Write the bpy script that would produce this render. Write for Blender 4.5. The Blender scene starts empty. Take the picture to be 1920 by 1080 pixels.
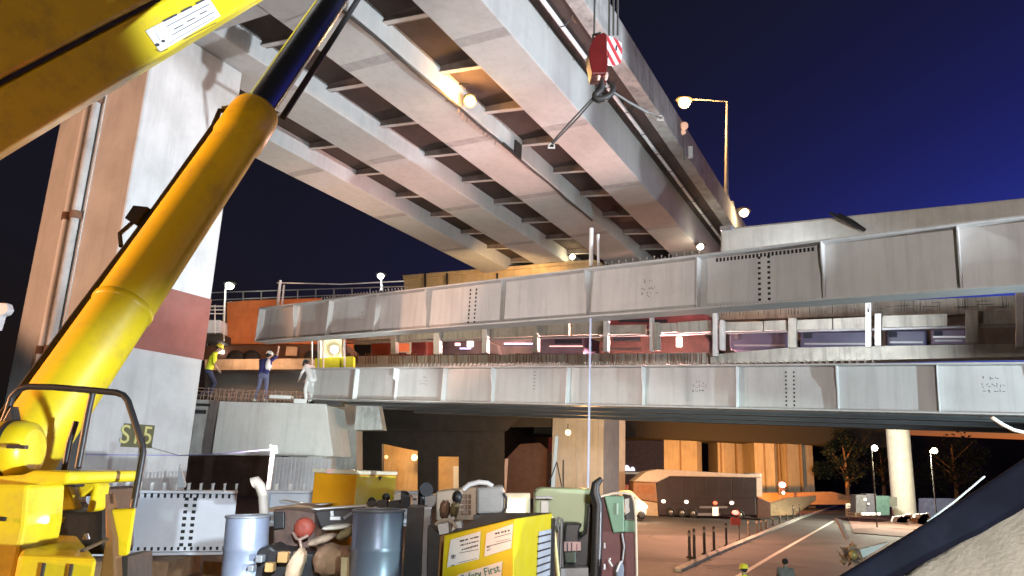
import bpy, bmesh, math, random
from mathutils import Vector, Matrix, Quaternion
import numpy as np
random.seed(7)
R = math.radians
scene = bpy.context.scene
col = scene.collection

# ------------------------------------------------------------------ camera
CAM_H, PITCH, ROLL, FPX = 4.0, R(13.5), 0.04, 1387.0
cam_d = bpy.data.cameras.new('camera'); cam = bpy.data.objects.new('camera', cam_d); col.objects.link(cam)
cam_d.sensor_width = 36.0; cam_d.lens = 36.0 * FPX / 1920.0
cam_d.clip_start = 0.05; cam_d.clip_end = 3000
_fw = Vector((0, math.cos(PITCH), math.sin(PITCH)))
_up0 = Vector((0, -math.sin(PITCH), math.cos(PITCH))); _rt0 = Vector((1, 0, 0))
_rt = _rt0 * math.cos(ROLL) + _up0 * math.sin(ROLL)
_up = -_rt0 * math.sin(ROLL) + _up0 * math.cos(ROLL)
CAMP = Vector((0, 0, CAM_H))
cam.matrix_world = Matrix(((_rt.x, _up.x, -_fw.x, 0), (_rt.y, _up.y, -_fw.y, 0), (_rt.z, _up.z, -_fw.z, CAM_H), (0, 0, 0, 1)))
scene.camera = cam

# ------------------------------------------------------------------ sight lines measured from the camera position
def ray(x, y): return _fw + _rt * ((x - 960) / FPX) - _up * ((y - 540) / FPX)
def at(x, y, Y):
    d = ray(x, y); return CAMP + d * (Y / d.y)
def atz(x, y, Z):
    d = ray(x, y); return CAMP + d * ((Z - CAM_H) / d.z)
def ppm(Y): return FPX / Y

# ------------------------------------------------------------------ world: deep night sky, last blue light low on the right
world = bpy.data.worlds.new('World'); scene.world = world; world.use_nodes = True
nt = world.node_tree; nt.nodes.clear()
sky = nt.nodes.new('ShaderNodeTexSky'); sky.sky_type = 'NISHITA'; sky.sun_disc = False
sky.sun_elevation = R(-3.0); sky.sun_rotation = R(70); sky.altitude = 200; sky.air_density = 1.0; sky.dust_density = 0.3; sky.ozone_density = 4.0
tint = nt.nodes.new('ShaderNodeMix'); tint.data_type = 'RGBA'; tint.blend_type = 'MULTIPLY'; tint.inputs[0].default_value = 1.0
tint.inputs[7].default_value = (7000, 2500, 390, 1)
gam = nt.nodes.new('ShaderNodeGamma'); gam.inputs[1].default_value = 3.2
glow = nt.nodes.new('ShaderNodeMix'); glow.data_type = 'RGBA'; glow.blend_type = 'ADD'; glow.inputs[0].default_value = 1.0
glow.inputs[7].default_value = (0.038, 0.039, 0.036, 1)        # city glow of the night air
bg = nt.nodes.new('ShaderNodeBackground'); bg.inputs['Strength'].default_value = 0.15
wo = nt.nodes.new('ShaderNodeOutputWorld')
nt.links.new(sky.outputs[0], gam.inputs[0]); nt.links.new(gam.outputs[0], tint.inputs[6]); nt.links.new(tint.outputs[2], glow.inputs[6]); nt.links.new(glow.outputs[2], bg.inputs[0]); nt.links.new(bg.outputs[0], wo.inputs[0])

def light(name, kind, loc, target, power, color, **kw):
    d = bpy.data.lights.new(name, kind); o = bpy.data.objects.new(name, d); col.objects.link(o)
    o.location = loc
    if target is not None:
        o.rotation_euler = (Vector(target) - Vector(loc)).to_track_quat('-Z', 'Y').to_euler()
    d.energy = power; d.color = color
    for k, v in kw.items(): setattr(d, k, v)
    return o
# the last trace of daylight
light('sun', 'SUN', (30, 30, 40), (0, 0, 0), 0.01, (0.7, 0.8, 1.0), angle=R(10))
COOL = (0.80, 0.90, 1.0); WARM = (1.0, 0.72, 0.50); SODIUM = (1.0, 0.50, 0.16); PINK = (1.0, 0.66, 0.56)
# ------------------------------------------------------------------ the site's floodlights (light towers beside and behind the camera), street light and added fill spots
FT = Vector((19.7, -1.3, 3.5))
def aim(az, el): return FT + Vector((math.sin(R(az)) * math.cos(R(el)), math.cos(R(az)) * math.cos(R(el)), math.sin(R(el)))) * 20
light('flood_tower_bridge', 'SPOT', FT, aim(-59, 21), 32000, COOL, spot_size=R(32), spot_blend=0.25, shadow_soft_size=0.12)
light('flood_tower_pier', 'SPOT', FT, aim(-62.5, 6.0), 21000, COOL, spot_size=R(20.5), spot_blend=0.2, shadow_soft_size=0.12)
light('flood_tower_girder', 'SPOT', (11.5, -5.0, 3.0), (2.0, 19.0, -14.0), 7200, (.70, 1.0, .93), spot_size=R(82), spot_blend=0.05, shadow_soft_size=0.15)
light('flood_girder_end', 'SPOT', (12.6, 6.3, 4.4), (3.0, 16.8, 5.55), 3600, (.70, .90, 1.0), spot_size=R(70), spot_blend=0.5, shadow_soft_size=0.15)
light('flood_tower_boom', 'SPOT', FT, at(350, 40, 6.9), 40000, COOL, spot_size=R(7.4), spot_blend=0.5, shadow_soft_size=0.12)
light('flood_tower_crane', 'SPOT', (6.0, -1.0, 3.3), (-2.2, 4.6, 2.35), 4600, COOL, spot_size=R(31), spot_blend=0.25, shadow_soft_size=0.12)
light('cap_fill_spot', 'SPOT', (0.4, 13.6, 3.3), (-6.8, 22.0, 6.0), 2600, (.85, .98, .98), spot_size=R(46), spot_blend=0.4, shadow_soft_size=0.15)  # added fill: brightens the pier cap and the lower girder's left end
light('deck_fill_spot', 'SPOT', (8.0, 17.0, 7.4), (6.5, 25.0, 8.0), 1000, (.90, .95, 1.0), spot_size=R(150), spot_blend=0.5, shadow_soft_size=0.2)  # added unseen fill for the white beam and parapet panels
light('mound_fill_spot', 'SPOT', (3.0, -2.5, 7.0), (4.2, 4.2, 3.2), 850, (1.0, .96, .85), spot_size=R(40), spot_blend=0.5, shadow_soft_size=0.2)  # added fill spot that lights the pale mound
light('flood_warm_site', 'SPOT', (-4.5, 11.6, 4.2), (-0.8, 19.5, 8.6), 1300, (1, .84, .79), spot_size=R(110), spot_blend=0.5, shadow_soft_size=0.25)
light('bridge_uplight_fill', 'SPOT', (6.0, 27.0, 7.4), (1.0, 21.0, 13.0), 9000, (1, .54, .49), spot_size=R(160), spot_blend=0.4, shadow_soft_size=0.3)  # added upward spot standing for warm bounce under the flyover
SLL = Vector((-22.0, 0.0, 6.0))
def aiml(az, el): return SLL + Vector((math.sin(R(az)) * math.cos(R(el)), math.cos(R(az)) * math.cos(R(el)), math.sin(R(el)))) * 20
light('street_light_left', 'SPOT', SLL, aiml(43, 8), 13000, (1.0, .53, .32), spot_size=R(19), spot_blend=0.3, shadow_soft_size=0.3)
light('street_light_left_near', 'SPOT', SLL, aiml(83, -3), 34000, (1.0, .45, .20), spot_size=R(26), spot_blend=0.3, shadow_soft_size=0.3)

light('fill_behind', 'SPOT', (1.0, -7.0, 6.0), (7.2, 18.0, 9.6), 6000, (1.0, .91, .87), spot_size=R(52), spot_blend=0.3, shadow_soft_size=0.3)  # added soft fill from behind the camera for girders and soffits
light('girder_fill_spot', 'SPOT', (-1.0, 4.6, 4.3), (-4.8, 10.8, 3.0), 1300, (.74, .87, 1.0), spot_size=R(44), spot_blend=0.5, shadow_soft_size=0.08)  # added unseen fill for the pale lying girder
light('fill_behind_left', 'SPOT', (-4.0, -9.0, 6.0), (-2.5, 5.0, 5.4), 1350, (1.0, .60, .30), spot_size=R(30), spot_blend=0.6, shadow_soft_size=0.4)  # added warm fill that lifts the boom and lift cylinder
light('clutter_fill_spot', 'SPOT', (0.9, -2.5, 6.6), (-0.5, 8.8, 3.4), 1300, (.95, .97, 1.0), spot_size=R(20), spot_blend=0.5, shadow_soft_size=0.15)  # added fill for the generator, tank and drums

scene.view_settings.view_transform = 'Standard'; scene.view_settings.look = 'None'
scene.view_settings.gamma = 1; scene.view_settings.use_curve_mapping = False
scene.view_settings.exposure = 0.35
scene.cycles.use_denoising = True
scene.cycles.max_bounces = 5; scene.cycles.diffuse_bounces = 3; scene.cycles.glossy_bounces = 3; scene.cycles.transmission_bounces = 3
scene.cycles.sample_clamp_indirect = 4.0; scene.cycles.caustics_reflective = False; scene.cycles.caustics_refractive = False

# ------------------------------------------------------------------ materials
_mats = {}
def mat(name, color, rough=0.7, metal=0.0, var=0.15, scale=3.0, streak=0.0, bump=0.15, bscale=25.0, emit=None, estr=0.0, dirt=None, dirtamt=0.0, coat=0.0, dscale=1.4, spec=0.5):
    if name in _mats: return _mats[name]
    m = bpy.data.materials.new(name); m.use_nodes = True; _mats[name] = m
    t = m.node_tree; n = t.nodes; L = t.links
    b = n['Principled BSDF']
    b.inputs['Roughness'].default_value = rough; b.inputs['Metallic'].default_value = metal
    b.inputs['Coat Weight'].default_value = coat; b.inputs['Specular IOR Level'].default_value = spec
    tc = n.new('ShaderNodeTexCoord')
    c = tuple(color) + (1,)
    nz = n.new('ShaderNodeTexNoise'); nz.inputs['Scale'].default_value = scale; nz.inputs['Detail'].default_value = 6; nz.inputs['Roughness'].default_value = 0.6
    L.new(tc.outputs['Object'], nz.inputs['Vector'])
    rp = n.new('ShaderNodeMapRange'); rp.inputs[1].default_value = 0.3; rp.inputs[2].default_value = 0.7
    rp.inputs[3].default_value = 1 - var; rp.inputs[4].default_value = 1 + var
    L.new(nz.outputs[0], rp.inputs[0])
    mx = n.new('ShaderNodeMix'); mx.data_type = 'RGBA'; mx.blend_type = 'MULTIPLY'; mx.inputs[0].default_value = 1
    mx.inputs[6].default_value = c
    cb = n.new('ShaderNodeCombineColor')
    for i in range(3): L.new(rp.outputs[0], cb.inputs[i])
    L.new(cb.outputs[0], mx.inputs[7])
    last = mx.outputs[2]
    if streak > 0:
        mp = n.new('ShaderNodeMapping'); mp.inputs['Scale'].default_value = (3.0, 3.0, 0.22)
        L.new(tc.outputs['Object'], mp.inputs[0])
        n2 = n.new('ShaderNodeTexNoise'); n2.inputs['Scale'].default_value = 1.6; n2.inputs['Detail'].default_value = 5; n2.inputs['Roughness'].default_value = 0.65
        L.new(mp.outputs[0], n2.inputs['Vector'])
        r2 = n.new('ShaderNodeMapRange'); r2.inputs[1].default_value = 0.48; r2.inputs[2].default_value = 0.72; r2.inputs[3].default_value = 0; r2.inputs[4].default_value = streak
        L.new(n2.outputs[0], r2.inputs[0])
        m2 = n.new('ShaderNodeMix'); m2.data_type = 'RGBA'; L.new(r2.outputs[0], m2.inputs[0]); L.new(last, m2.inputs[6])
        m2.inputs[7].default_value = tuple(x * 0.45 for x in color) + (1,)
        last = m2.outputs[2]
    if dirt:
        n3 = n.new('ShaderNodeTexNoise'); n3.inputs['Scale'].default_value = dscale; n3.inputs['Detail'].default_value = 8; n3.inputs['Roughness'].default_value = 0.7
        L.new(tc.outputs['Object'], n3.inputs['Vector'])
        r3 = n.new('ShaderNodeMapRange'); r3.inputs[1].default_value = 0.5; r3.inputs[2].default_value = 0.68; r3.inputs[3].default_value = 0; r3.inputs[4].default_value = dirtamt
        L.new(n3.outputs[0], r3.inputs[0])
        m3 = n.new('ShaderNodeMix'); m3.data_type = 'RGBA'; L.new(r3.outputs[0], m3.inputs[0]); L.new(last, m3.inputs[6]); m3.inputs[7].default_value = tuple(dirt) + (1,)
        last = m3.outputs[2]
        rr = n.new('ShaderNodeMapRange'); rr.inputs[3].default_value = rough; rr.inputs[4].default_value = min(1, rough + 0.3); L.new(r3.outputs[0], rr.inputs[0]); L.new(rr.outputs[0], b.inputs['Roughness'])
    L.new(last, b.inputs['Base Color'])
    if bump > 0:
        nb = n.new('ShaderNodeTexNoise'); nb.inputs['Scale'].default_value = bscale; nb.inputs['Detail'].default_value = 4
        L.new(tc.outputs['Object'], nb.inputs['Vector'])
        bp = n.new('ShaderNodeBump'); bp.inputs['Strength'].default_value = bump; bp.inputs['Distance'].default_value = 0.02
        L.new(nb.outputs[0], bp.inputs['Height']); L.new(bp.outputs[0], b.inputs['Normal'])
    if emit:
        b.inputs['Emission Color'].default_value = tuple(emit) + (1,); b.inputs['Emission Strength'].default_value = estr
    return m

CONC = mat('bridge_concrete', (0.46, 0.455, 0.44), 0.85, var=0.06, scale=0.9, streak=0.22, bump=0.2, dirt=(0.34, 0.33, 0.31), dirtamt=0.35)
CONC2 = mat('old_concrete', (0.43, 0.42, 0.40), 0.9, var=0.18, scale=1.6, streak=0.75, bump=0.35, dirt=(0.14, 0.14, 0.13), dirtamt=0.6)
DIAPH = mat('diaphragm_concrete', (0.17, 0.135, 0.12), 0.9, var=0.2, scale=2.0, streak=0.5)  # brown dimness of the girder gaps is put into this colour
PIERC = mat('pier_concrete', (0.50, 0.49, 0.47), 0.85, var=0.10, scale=1.3, streak=0.3, bump=0.25, dirt=(0.36, 0.35, 0.33), dirtamt=0.4)
SOFFIT = mat('shaded_soffit_concrete', (0.055, 0.038, 0.032), 0.9, var=0.2, scale=1.5, streak=0.4)  # darkened to carry the shade and sodium tint of the girder gaps
REDBAND = mat('faded_red_paint', (0.23, 0.085, 0.065), 0.8, var=0.15, scale=2.5, bump=0.2, dirt=(0.24, 0.12, 0.10), dirtamt=0.5)
GSTEEL = mat('grey_primer_steel', (0.50, 0.495, 0.485), 0.5, metal=0.0, var=0.08, scale=1.2, streak=0.4, bump=0.08, dirt=(0.38, 0.37, 0.355), dirtamt=0.4, dscale=0.9)
GSTEELD = mat('shaded_primer_steel', (0.10, 0.10, 0.10), 0.7, var=0.15, scale=1.2)  # girder primer darkened for the shade under the span
WSTEEL = mat('pale_primer_steel', (0.52, 0.54, 0.57), 0.5, var=0.06, scale=1.5, streak=0.15, bump=0.05, dirt=(0.4, 0.4, 0.4), dirtamt=0.3)
YEL = mat('yellow_machine_paint', (0.74, 0.58, 0.012), 0.40, var=0.08, scale=2.0, bump=0.04, dirt=(0.34, 0.24, 0.05), dirtamt=0.5, coat=0.2, dscale=3.5)
BLACK = mat('black_paint', (0.02, 0.02, 0.022), 0.45, var=0.2, bump=0.05)
RUB = mat('black_rubber', (0.018, 0.018, 0.018), 0.7, var=0.2)
CHROME = mat('chrome', (0.62, 0.61, 0.58), 0.20, metal=1.0, var=0.04, bump=0.0)
GREYP = mat('grey_metal', (0.30, 0.31, 0.33), 0.45, metal=0.3, var=0.15, bump=0.05, dirt=(0.12, 0.1, 0.08), dirtamt=0.4)
DARKM = mat('dark_metal', (0.045, 0.043, 0.042), 0.55, metal=0.3, var=0.3, scale=5)
RUST = mat('rusty_steel', (0.17, 0.085, 0.045), 0.85, var=0.35, scale=6, bump=0.3)
HOLE = mat('dark_hole', (0.012, 0.011, 0.010), 0.9, var=0.1, bump=0)
WHITEP = mat('white_paint', (0.72, 0.73, 0.73), 0.5, var=0.06, bump=0.03, dirt=(0.45, 0.44, 0.42), dirtamt=0.3)
INK = mat('dark_ink', (0.05, 0.05, 0.06), 0.8, var=0.2, bump=0)
CHALK = mat('dark_chalk', (0.15, 0.14, 0.14), 0.9, var=0.4, scale=20, bump=0)
BRED = mat('dark_red_paint', (0.13, 0.012, 0.012), 0.35, var=0.15, bump=0.03, coat=0.3)
WIRE = mat('steel_wire_rope', (0.16, 0.155, 0.15), 0.5, metal=0.6, var=0.2)
WOOD = mat('site_timber', (0.22, 0.13, 0.07), 0.85, var=0.3, scale=8, bump=0.3)
ASPH = mat('asphalt', (0.075, 0.07, 0.066), 0.8, var=0.25, scale=0.35, bump=0.4, bscale=60, dirt=(0.11, 0.10, 0.09), dirtamt=0.5, dscale=0.15)
DIRT = mat('site_dirt', (0.13, 0.10, 0.075), 0.95, var=0.35, scale=0.8, bump=0.8, bscale=8)
ROADP = mat('road_paint', (0.62, 0.60, 0.55), 0.7, var=0.25, scale=6, bump=0.1)

# ------------------------------------------------------------------ meshes
def V(p): return Vector(p)
class MB:
    def __init__(s): s.v = []; s.f = []; s.sm = []; s.mi = []
    def add(s, vs, fs, smooth=False, mi=0):
        o = len(s.v); s.v += [tuple(v) for v in vs]
        for f in fs: s.f.append(tuple(i + o for i in f)); s.sm.append(smooth); s.mi.append(mi)
        return s
    def box(s, a, b, mi=0):
        x0, y0, z0 = (min(a[i], b[i]) for i in range(3)); x1, y1, z1 = (max(a[i], b[i]) for i in range(3))
        return s.add([(x0,y0,z0),(x1,y0,z0),(x1,y1,z0),(x0,y1,z0),(x0,y0,z1),(x1,y0,z1),(x1,y1,z1),(x0,y1,z1)],
              [(3,2,1,0),(4,5,6,7),(0,1,5,4),(1,2,6,5),(2,3,7,6),(3,0,4,7)], mi=mi)
    def prism(s, poly, off, mi=0, smooth=False):
        n = len(poly); P = [V(p) for p in poly]; O = V(off)
        c = sum(P, Vector()) / n; nn = Vector()
        for i in range(n): nn += (P[i] - c).cross(P[(i + 1) % n] - c)
        vs = P + [p + O for p in P]
        a = tuple(range(n)); bq = tuple(range(n, 2 * n))
        fs = []
        if nn.dot(O) > 0: fs += [a[::-1], bq]; fs += [(i, (i+1)%n, n+(i+1)%n, n+i) for i in range(n)]
        else: fs += [a, bq[::-1]]; fs += [(n+i, n+(i+1)%n, (i+1)%n, i) for i in range(n)]
        return s.add(vs, fs, smooth, mi)
    def tube(s, path, r, n=10, mi=0, caps=True):
        P = [V(p) for p in path]; m = len(P)
        rs = r if isinstance(r, (list, tuple)) else [r] * m
        vs = []; prev = None
        for i in range(m):
            d = (P[min(i+1, m-1)] - P[max(i-1, 0)]).normalized()
            if prev is None:
                u = d.orthogonal().normalized()
            else:
                u = (prev - d * prev.dot(d)); u = u.normalized() if u.length > 1e-6 else d.orthogonal().normalized()
            prev = u; w = d.cross(u)
            for k in range(n):
                a = 2 * math.pi * k / n; vs.append(P[i] + (u * math.cos(a) + w * math.sin(a)) * rs[i])
        fs = []
        for i in range(m - 1):
            for k in range(n):
                fs.append((i*n+k, i*n+(k+1)%n, (i+1)*n+(k+1)%n, (i+1)*n+k))
        s.add(vs, fs, n > 6, mi)
        if caps:
            s.add(vs[:n], [tuple(range(n))[::-1]], False, mi); s.add(vs[-n:], [tuple(range(n))], False, mi)
        return s
    def lathe(s, base, axis, prof, n=24, mi=0, caps=True):
        A = V(axis).normalized(); u = A.orthogonal().normalized(); w = A.cross(u); B = V(base)
        vs = []
        for (r, h) in prof:
            for k in range(n):
                a = 2*math.pi*k/n; vs.append(B + A*h + (u*math.cos(a) + w*math.sin(a))*r)
        fs = [(i*n+k, i*n+(k+1)%n, (i+1)*n+(k+1)%n, (i+1)*n+k) for i in range(len(prof)-1) for k in range(n)]
        s.add(vs, fs, True, mi)
        if caps:
            s.add(vs[:n], [tuple(range(n))[::-1]], False, mi); s.add(vs[-n:], [tuple(range(n))], False, mi)
        return s
    def ball(s, c, r, n=12, mi=0, sc=(1,1,1)):
        C_ = V(c); vs = []; m = n // 2 + 1
        for i in range(m + 1):
            t = math.pi * i / m
            for k in range(n):
                a = 2*math.pi*k/n; vs.append(C_ + Vector((math.sin(t)*math.cos(a)*r*sc[0], math.sin(t)*math.sin(a)*r*sc[1], math.cos(t)*r*sc[2])))
        fs = [((i+1)*n+k, (i+1)*n+(k+1)%n, i*n+(k+1)%n, i*n+k) for i in range(m) for k in range(n)]
        return s.add(vs, fs, True, mi)
    def build(s, name, mats, parent=None, world=False, bevel=0, kind=None, label=None):
        me = bpy.data.meshes.new(name)
        vs = s.v
        if world and parent is not None:
            root = parent
            while root.parent is not None: root = root.parent
            iv = XF[root.name].inverted(); vs = [tuple(iv @ V(v)) for v in vs]
        me.from_pydata(vs, [], s.f); 
        me.polygons.foreach_set('use_smooth', s.sm); me.polygons.foreach_set('material_index', s.mi)
        for m in (mats if isinstance(mats, (list, tuple)) else [mats]): me.materials.append(m)
        me.update()
        o = bpy.data.objects.new(name, me); col.objects.link(o)
        if parent is not None: o.parent = parent
        if bevel:
            bm_ = o.modifiers.new('bevel', 'BEVEL'); bm_.width = bevel; bm_.segments = 2; bm_.limit_method = 'ANGLE'; bm_.angle_limit = R(40)
        if kind: o['kind'] = kind
        if label: o['label'] = label
        return o
XF = {}
def tag(o, label=None, cat=None, group=None, kind=None):
    if label: o['label'] = label
    if cat: o['category'] = cat
    if group: o['group'] = group
    if kind: o['kind'] = kind
    return o
def thing(name, label, cat, loc=(0,0,0), rot=None, group=None):
    o = bpy.data.objects.new(name, None); col.objects.link(o); o.empty_display_size = 0.3
    M = Matrix.Translation(V(loc)) @ (rot.to_4x4() if rot is not None else Matrix.Identity(4))
    o.matrix_world = M; XF[o.name] = M
    return tag(o, label, cat, group)
def frame(x, y, z):        # rotation matrix from three axes
    return Matrix(((x.x, y.x, z.x), (x.y, y.y, z.y), (x.z, y.z, z.z)))
def flatword(name, txt, size, m, parent, origin, xdir, ydir, depth=0.004):
    c = bpy.data.curves.new(name, 'FONT'); c.body = txt; c.size = size; c.extrude = depth; c.align_x = 'CENTER'; c.align_y = 'CENTER'
    t = bpy.data.objects.new(name, c); col.objects.link(t)
    dg = bpy.context.evaluated_depsgraph_get(); me = bpy.data.meshes.new_from_object(t.evaluated_get(dg))
    bpy.data.objects.remove(t); bpy.data.curves.remove(c)
    x = V(xdir).normalized(); y = V(ydir); y = (y - x * y.dot(x)).normalized(); z = x.cross(y)
    M = Matrix.Translation(V(origin)) @ frame(x, y, z).to_4x4()
    if parent is not None: M = XF[parent.name].inverted() @ M
    me.transform(M); me.materials.clear(); me.materials.append(m); me.name = name
    o = bpy.data.objects.new(name, me); col.objects.link(o); o.parent = parent
    return o
# ================================================================== setting: ground, road
def sheet(name, poly, m, z): 
    b = MB(); b.add([(x, y, z) for x, y in poly], [tuple(range(len(poly)))]); o = b.build(name, m); o['kind'] = 'structure'; return o
sheet('ground', [(-600, -200), (600, -200), (600, 1200), (-600, 1200)], DIRT, -0.02)

# ================================================================== the flyover
_bd = ray(1695, 920).normalized()
_bd = Vector((_bd.x, _bd.y, -0.002)).normalized()
_bl = Vector((-_bd.y, _bd.x, 0)).normalized()          # to the left of its run
_bu = _bl.cross(_bd) * -1
if _bu.z < 0: _bu = -_bu
def G(s, L, H): return CAMP + _bd * s + _bl * L + _bu * H
H1, H2 = 8.9, 10.19
fly = thing('flyover_bridge', 'grey concrete flyover of four deep girders seen from below at the top', 'bridge', G(0, 11, H1), frame(_bd, _bl, _bu))
FI = XF[fly.name].inverted()
S0, S1 = -6.0, 62.0
def bx(mb, s0, s1, L0, L1, h0, h1): mb.prism([G(s0, L0, h0), G(s0, L1, h0), G(s0, L1, h1), G(s0, L0, h1)], _bd * (s1 - s0)); return mb
girders = [(16.98, 15.58), (14.04, 12.56), (10.96, 9.35), (7.97, 6.68)]
SEG = 9.0
for i, (La, Lb) in enumerate(girders):
    m = MB()
    bx(m, S0, S1, Lb, La, H1 + 0.0, H2 + 0.1)
    g = m.build('girder', CONC, fly, world=True, bevel=0.03)
    # darker form joints across each soffit
    s = 2.7 + (i % 2) * 0.15
    jm = MB()
    while s < S1 - 1:
        bx(jm, s, s + 0.32, Lb + 0.02, La - 0.02, H1 - 0.004, H1 + 0.05); s += 4.55
    jm.build('joint_band', mat('joint_patch', (0.33, 0.32, 0.31), 0.9, var=0.15, scale=4), g, world=True, kind='stuff')
# diaphragms: tapering cross walls between neighbouring girders
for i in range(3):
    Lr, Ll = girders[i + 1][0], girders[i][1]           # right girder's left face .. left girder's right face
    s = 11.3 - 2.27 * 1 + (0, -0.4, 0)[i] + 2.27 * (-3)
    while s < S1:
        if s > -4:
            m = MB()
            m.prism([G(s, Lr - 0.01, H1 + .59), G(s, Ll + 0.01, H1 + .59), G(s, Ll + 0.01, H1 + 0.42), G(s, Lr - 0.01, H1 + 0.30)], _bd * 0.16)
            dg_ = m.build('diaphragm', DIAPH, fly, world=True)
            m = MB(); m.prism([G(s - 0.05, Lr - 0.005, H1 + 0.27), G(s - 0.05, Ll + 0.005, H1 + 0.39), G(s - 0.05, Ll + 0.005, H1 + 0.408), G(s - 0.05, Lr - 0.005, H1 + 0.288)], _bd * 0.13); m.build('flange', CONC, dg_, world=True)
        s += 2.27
for i in range(3):
    m = MB(); bx(m, S0, S1, girders[i + 1][0] + .003, girders[i][1] - .003, H1 + 0.58, H1 + 0.66); m.build('gap_shade_panel', SOFFIT, fly, world=True)  # dark slabs added to stand for the shade between girders
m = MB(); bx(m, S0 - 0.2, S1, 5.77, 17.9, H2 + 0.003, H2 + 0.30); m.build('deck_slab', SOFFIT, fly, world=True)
m = MB()
m.prism([G(S0-0.4, 5.52, H2 - 0.06), G(S0-0.4, 5.92, H2 - 0.06), G(S0-0.4, 5.92, H2 + 0.3), G(S0-0.4, 5.78, H2 + 1.02), G(S0-0.4, 5.56, H2 + 1.02)], _bd * (S1 - S0))
m.build('parapet', CONC2, fly, world=True, bevel=0.03)
m = MB(); bx(m, S0-0.2, S1, 17.75, 18.0, H2 - 0.05, H2 + 1.0); m.build('parapet', CONC2, fly, world=True)
# pipe under the overhang, and hangers
m = MB(); m.tube([G(s, 6.32, H2 - 0.13) for s in np.linspace(S0, S1, 12)], 0.055, 10); dp = m.build('drain_pipe', WHITEP, fly, world=True)
hm = MB()
for s in np.arange(6.2, 40, 1.55): hm.tube([G(s, 6.60, H2 - 0.02), G(s, 6.45, H2 - 0.2), G(s, 6.2, H2 - 0.2), G(s, 6.05, H2 - 0.02)], 0.012, 5)
hm.build('pipe_hanger', DARKM, fly, world=True, kind='stuff')
# rebar ends and drips poking out below the overhang
rm = MB()
for (x, y) in ((1055, 36), (1085, 70), (1165, 120), (1150, 100), (1190, 215)):
    pass
for k in range(9):
    s = 7.4 + k * 1.35 + random.uniform(-.3, .3); L = random.uniform(5.98, 6.25)
    rm.tube([G(s, L, H2), G(s + .02, L, H2 - 0.10), G(s + .12, L - .05, H2 - 0.16)], 0.013, 5)
rm.build('rebar_end', RUST, fly, world=True, kind='stuff')
# cable conduit running under the edge of the third girder
m = MB(); pts = []
for s in np.arange(7.5, 24.5, 0.5): pts.append(G(s, 9.40, H1 - 0.05 - (0.02 * math.sin(s * 2.1))))
m.tube(pts, 0.035, 8); m.build('conduit', DARKM, fly, world=True)
m = MB()
for s in np.arange(14.6, 16.6, 0.22): 
    l = random.uniform(.05, .22); m.tube([G(s, 9.40, H1 - 0.05), G(s + random.uniform(-.04,.04), 9.41, H1 - 0.05 - l)], 0.012, 5)
m.build('dripping_mortar', DIAPH, fly, world=True, kind='stuff')
m = MB(); bx(m, 17.6, 18.0, 9.30, 9.36, H1 - 0.02, H1 + 0.36); bx(m, 16.9, 18.0, 9.30, 9.36, H1 - 0.12, H1 - 0.02); m.build('conduit_bracket', DARKM, fly, world=True)

# far pier of the flyover
def hitS(x, y, s):
    d = ray(x, y); return CAMP + d * (s / d.dot(_bd))
fp = thing('bridge_pier', 'brown lit pier of the flyover rising behind the green machine under the girders', 'pier', G(34.7, 11, -4), frame(_bd, _bl, _bu))
m = MB(); bx(m, 33.6, 35.8, 6.2, 17.2, H1 - 1.3, H1 - 0.003); m.build('crosshead', CONC2, fp, world=True)
la = (hitS(1034, 850, 33.6) - CAMP).dot(_bl); lb = (hitS(1131, 850, 33.6) - CAMP).dot(_bl)
m = MB(); bx(m, 33.62, 35.9, lb, la, -4.3, H1 - 1.303); m.build('column', PIERC, fp, world=True, bevel=.04)
m = MB(); bx(m, 33.56, 33.62, lb + .25, lb + .32, -4.3, H1 - 1.4); bx(m, 33.56, 33.62, (la + lb) / 2, (la + lb) / 2 + .06, -4.3, H1 - 1.4); m.build('groove_edge', PIERC, fp, world=True, kind='stuff')

# ================================================================== near pier with the painted band
PL_ = 13.31; PS = 8.77
pier = thing('bridge_pier', 'huge pale square pier at left with a faded red painted band and a number plate', 'pier', G(PS + 1.2, PL_ + 1.4, -4), frame(_bd, _bl, _bu))
m = MB(); bx(m, PS, PS + 2.34, PL_, PL_ + 2.85, -4.4, H1 - 0.004); shaft = m.build('shaft', PIERC, pier, world=True, bevel=0.05)
m = MB(); bx(m, PS - 1.0, PS + 0.85, 6.9, 19.5, H1 + 0.02, H2); m.build('crosshead', CONC, pier, world=True)
# rebated groove with two downpipes on the near face
m = MB()
bx(m, PS - 0.02, PS + 0.02, PL_ + 1.28, PL_ + 1.36, -4.4, H1 - .1); bx(m, PS - 0.02, PS + 0.02, PL_ + 1.86, PL_ + 1.94, -4.4, H1 - .1)
m.build('groove_edge', PIERC, pier, world=True)
for (dl, r, mt) in ((1.44, 0.085, CONC2), (1.72, 0.075, WHITEP)):
    m = MB(); m.tube([G(PS - 0.10, PL_ + dl, -4.4), G(PS - 0.10, PL_ + dl, H1 - .2)], r, 12); pp = m.build('downpipe', mt, pier, world=True)
    c = MB()
    for z in (-1.5, 1.8, 4.6, 7.2): c.tube([G(PS - 0.10, PL_ + dl, z), G(PS - 0.10, PL_ + dl, z + .16)], r * 1.35, 12)
    c.build('pipe_collar', RUST, pp, world=True, kind='stuff')
def hitL(x, y, L):      # sight line against the plane of constant lateral offset
    d = ray(x, y); return CAMP + d * (L / d.dot(_bl))
def hitS(x, y, s):
    d = ray(x, y); return CAMP + d * (s / d.dot(_bd))
zt = (hitL(320, 541, PL_) - CAMP).dot(_bu); zb = (hitL(300, 661, PL_) - CAMP).dot(_bu)
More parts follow.
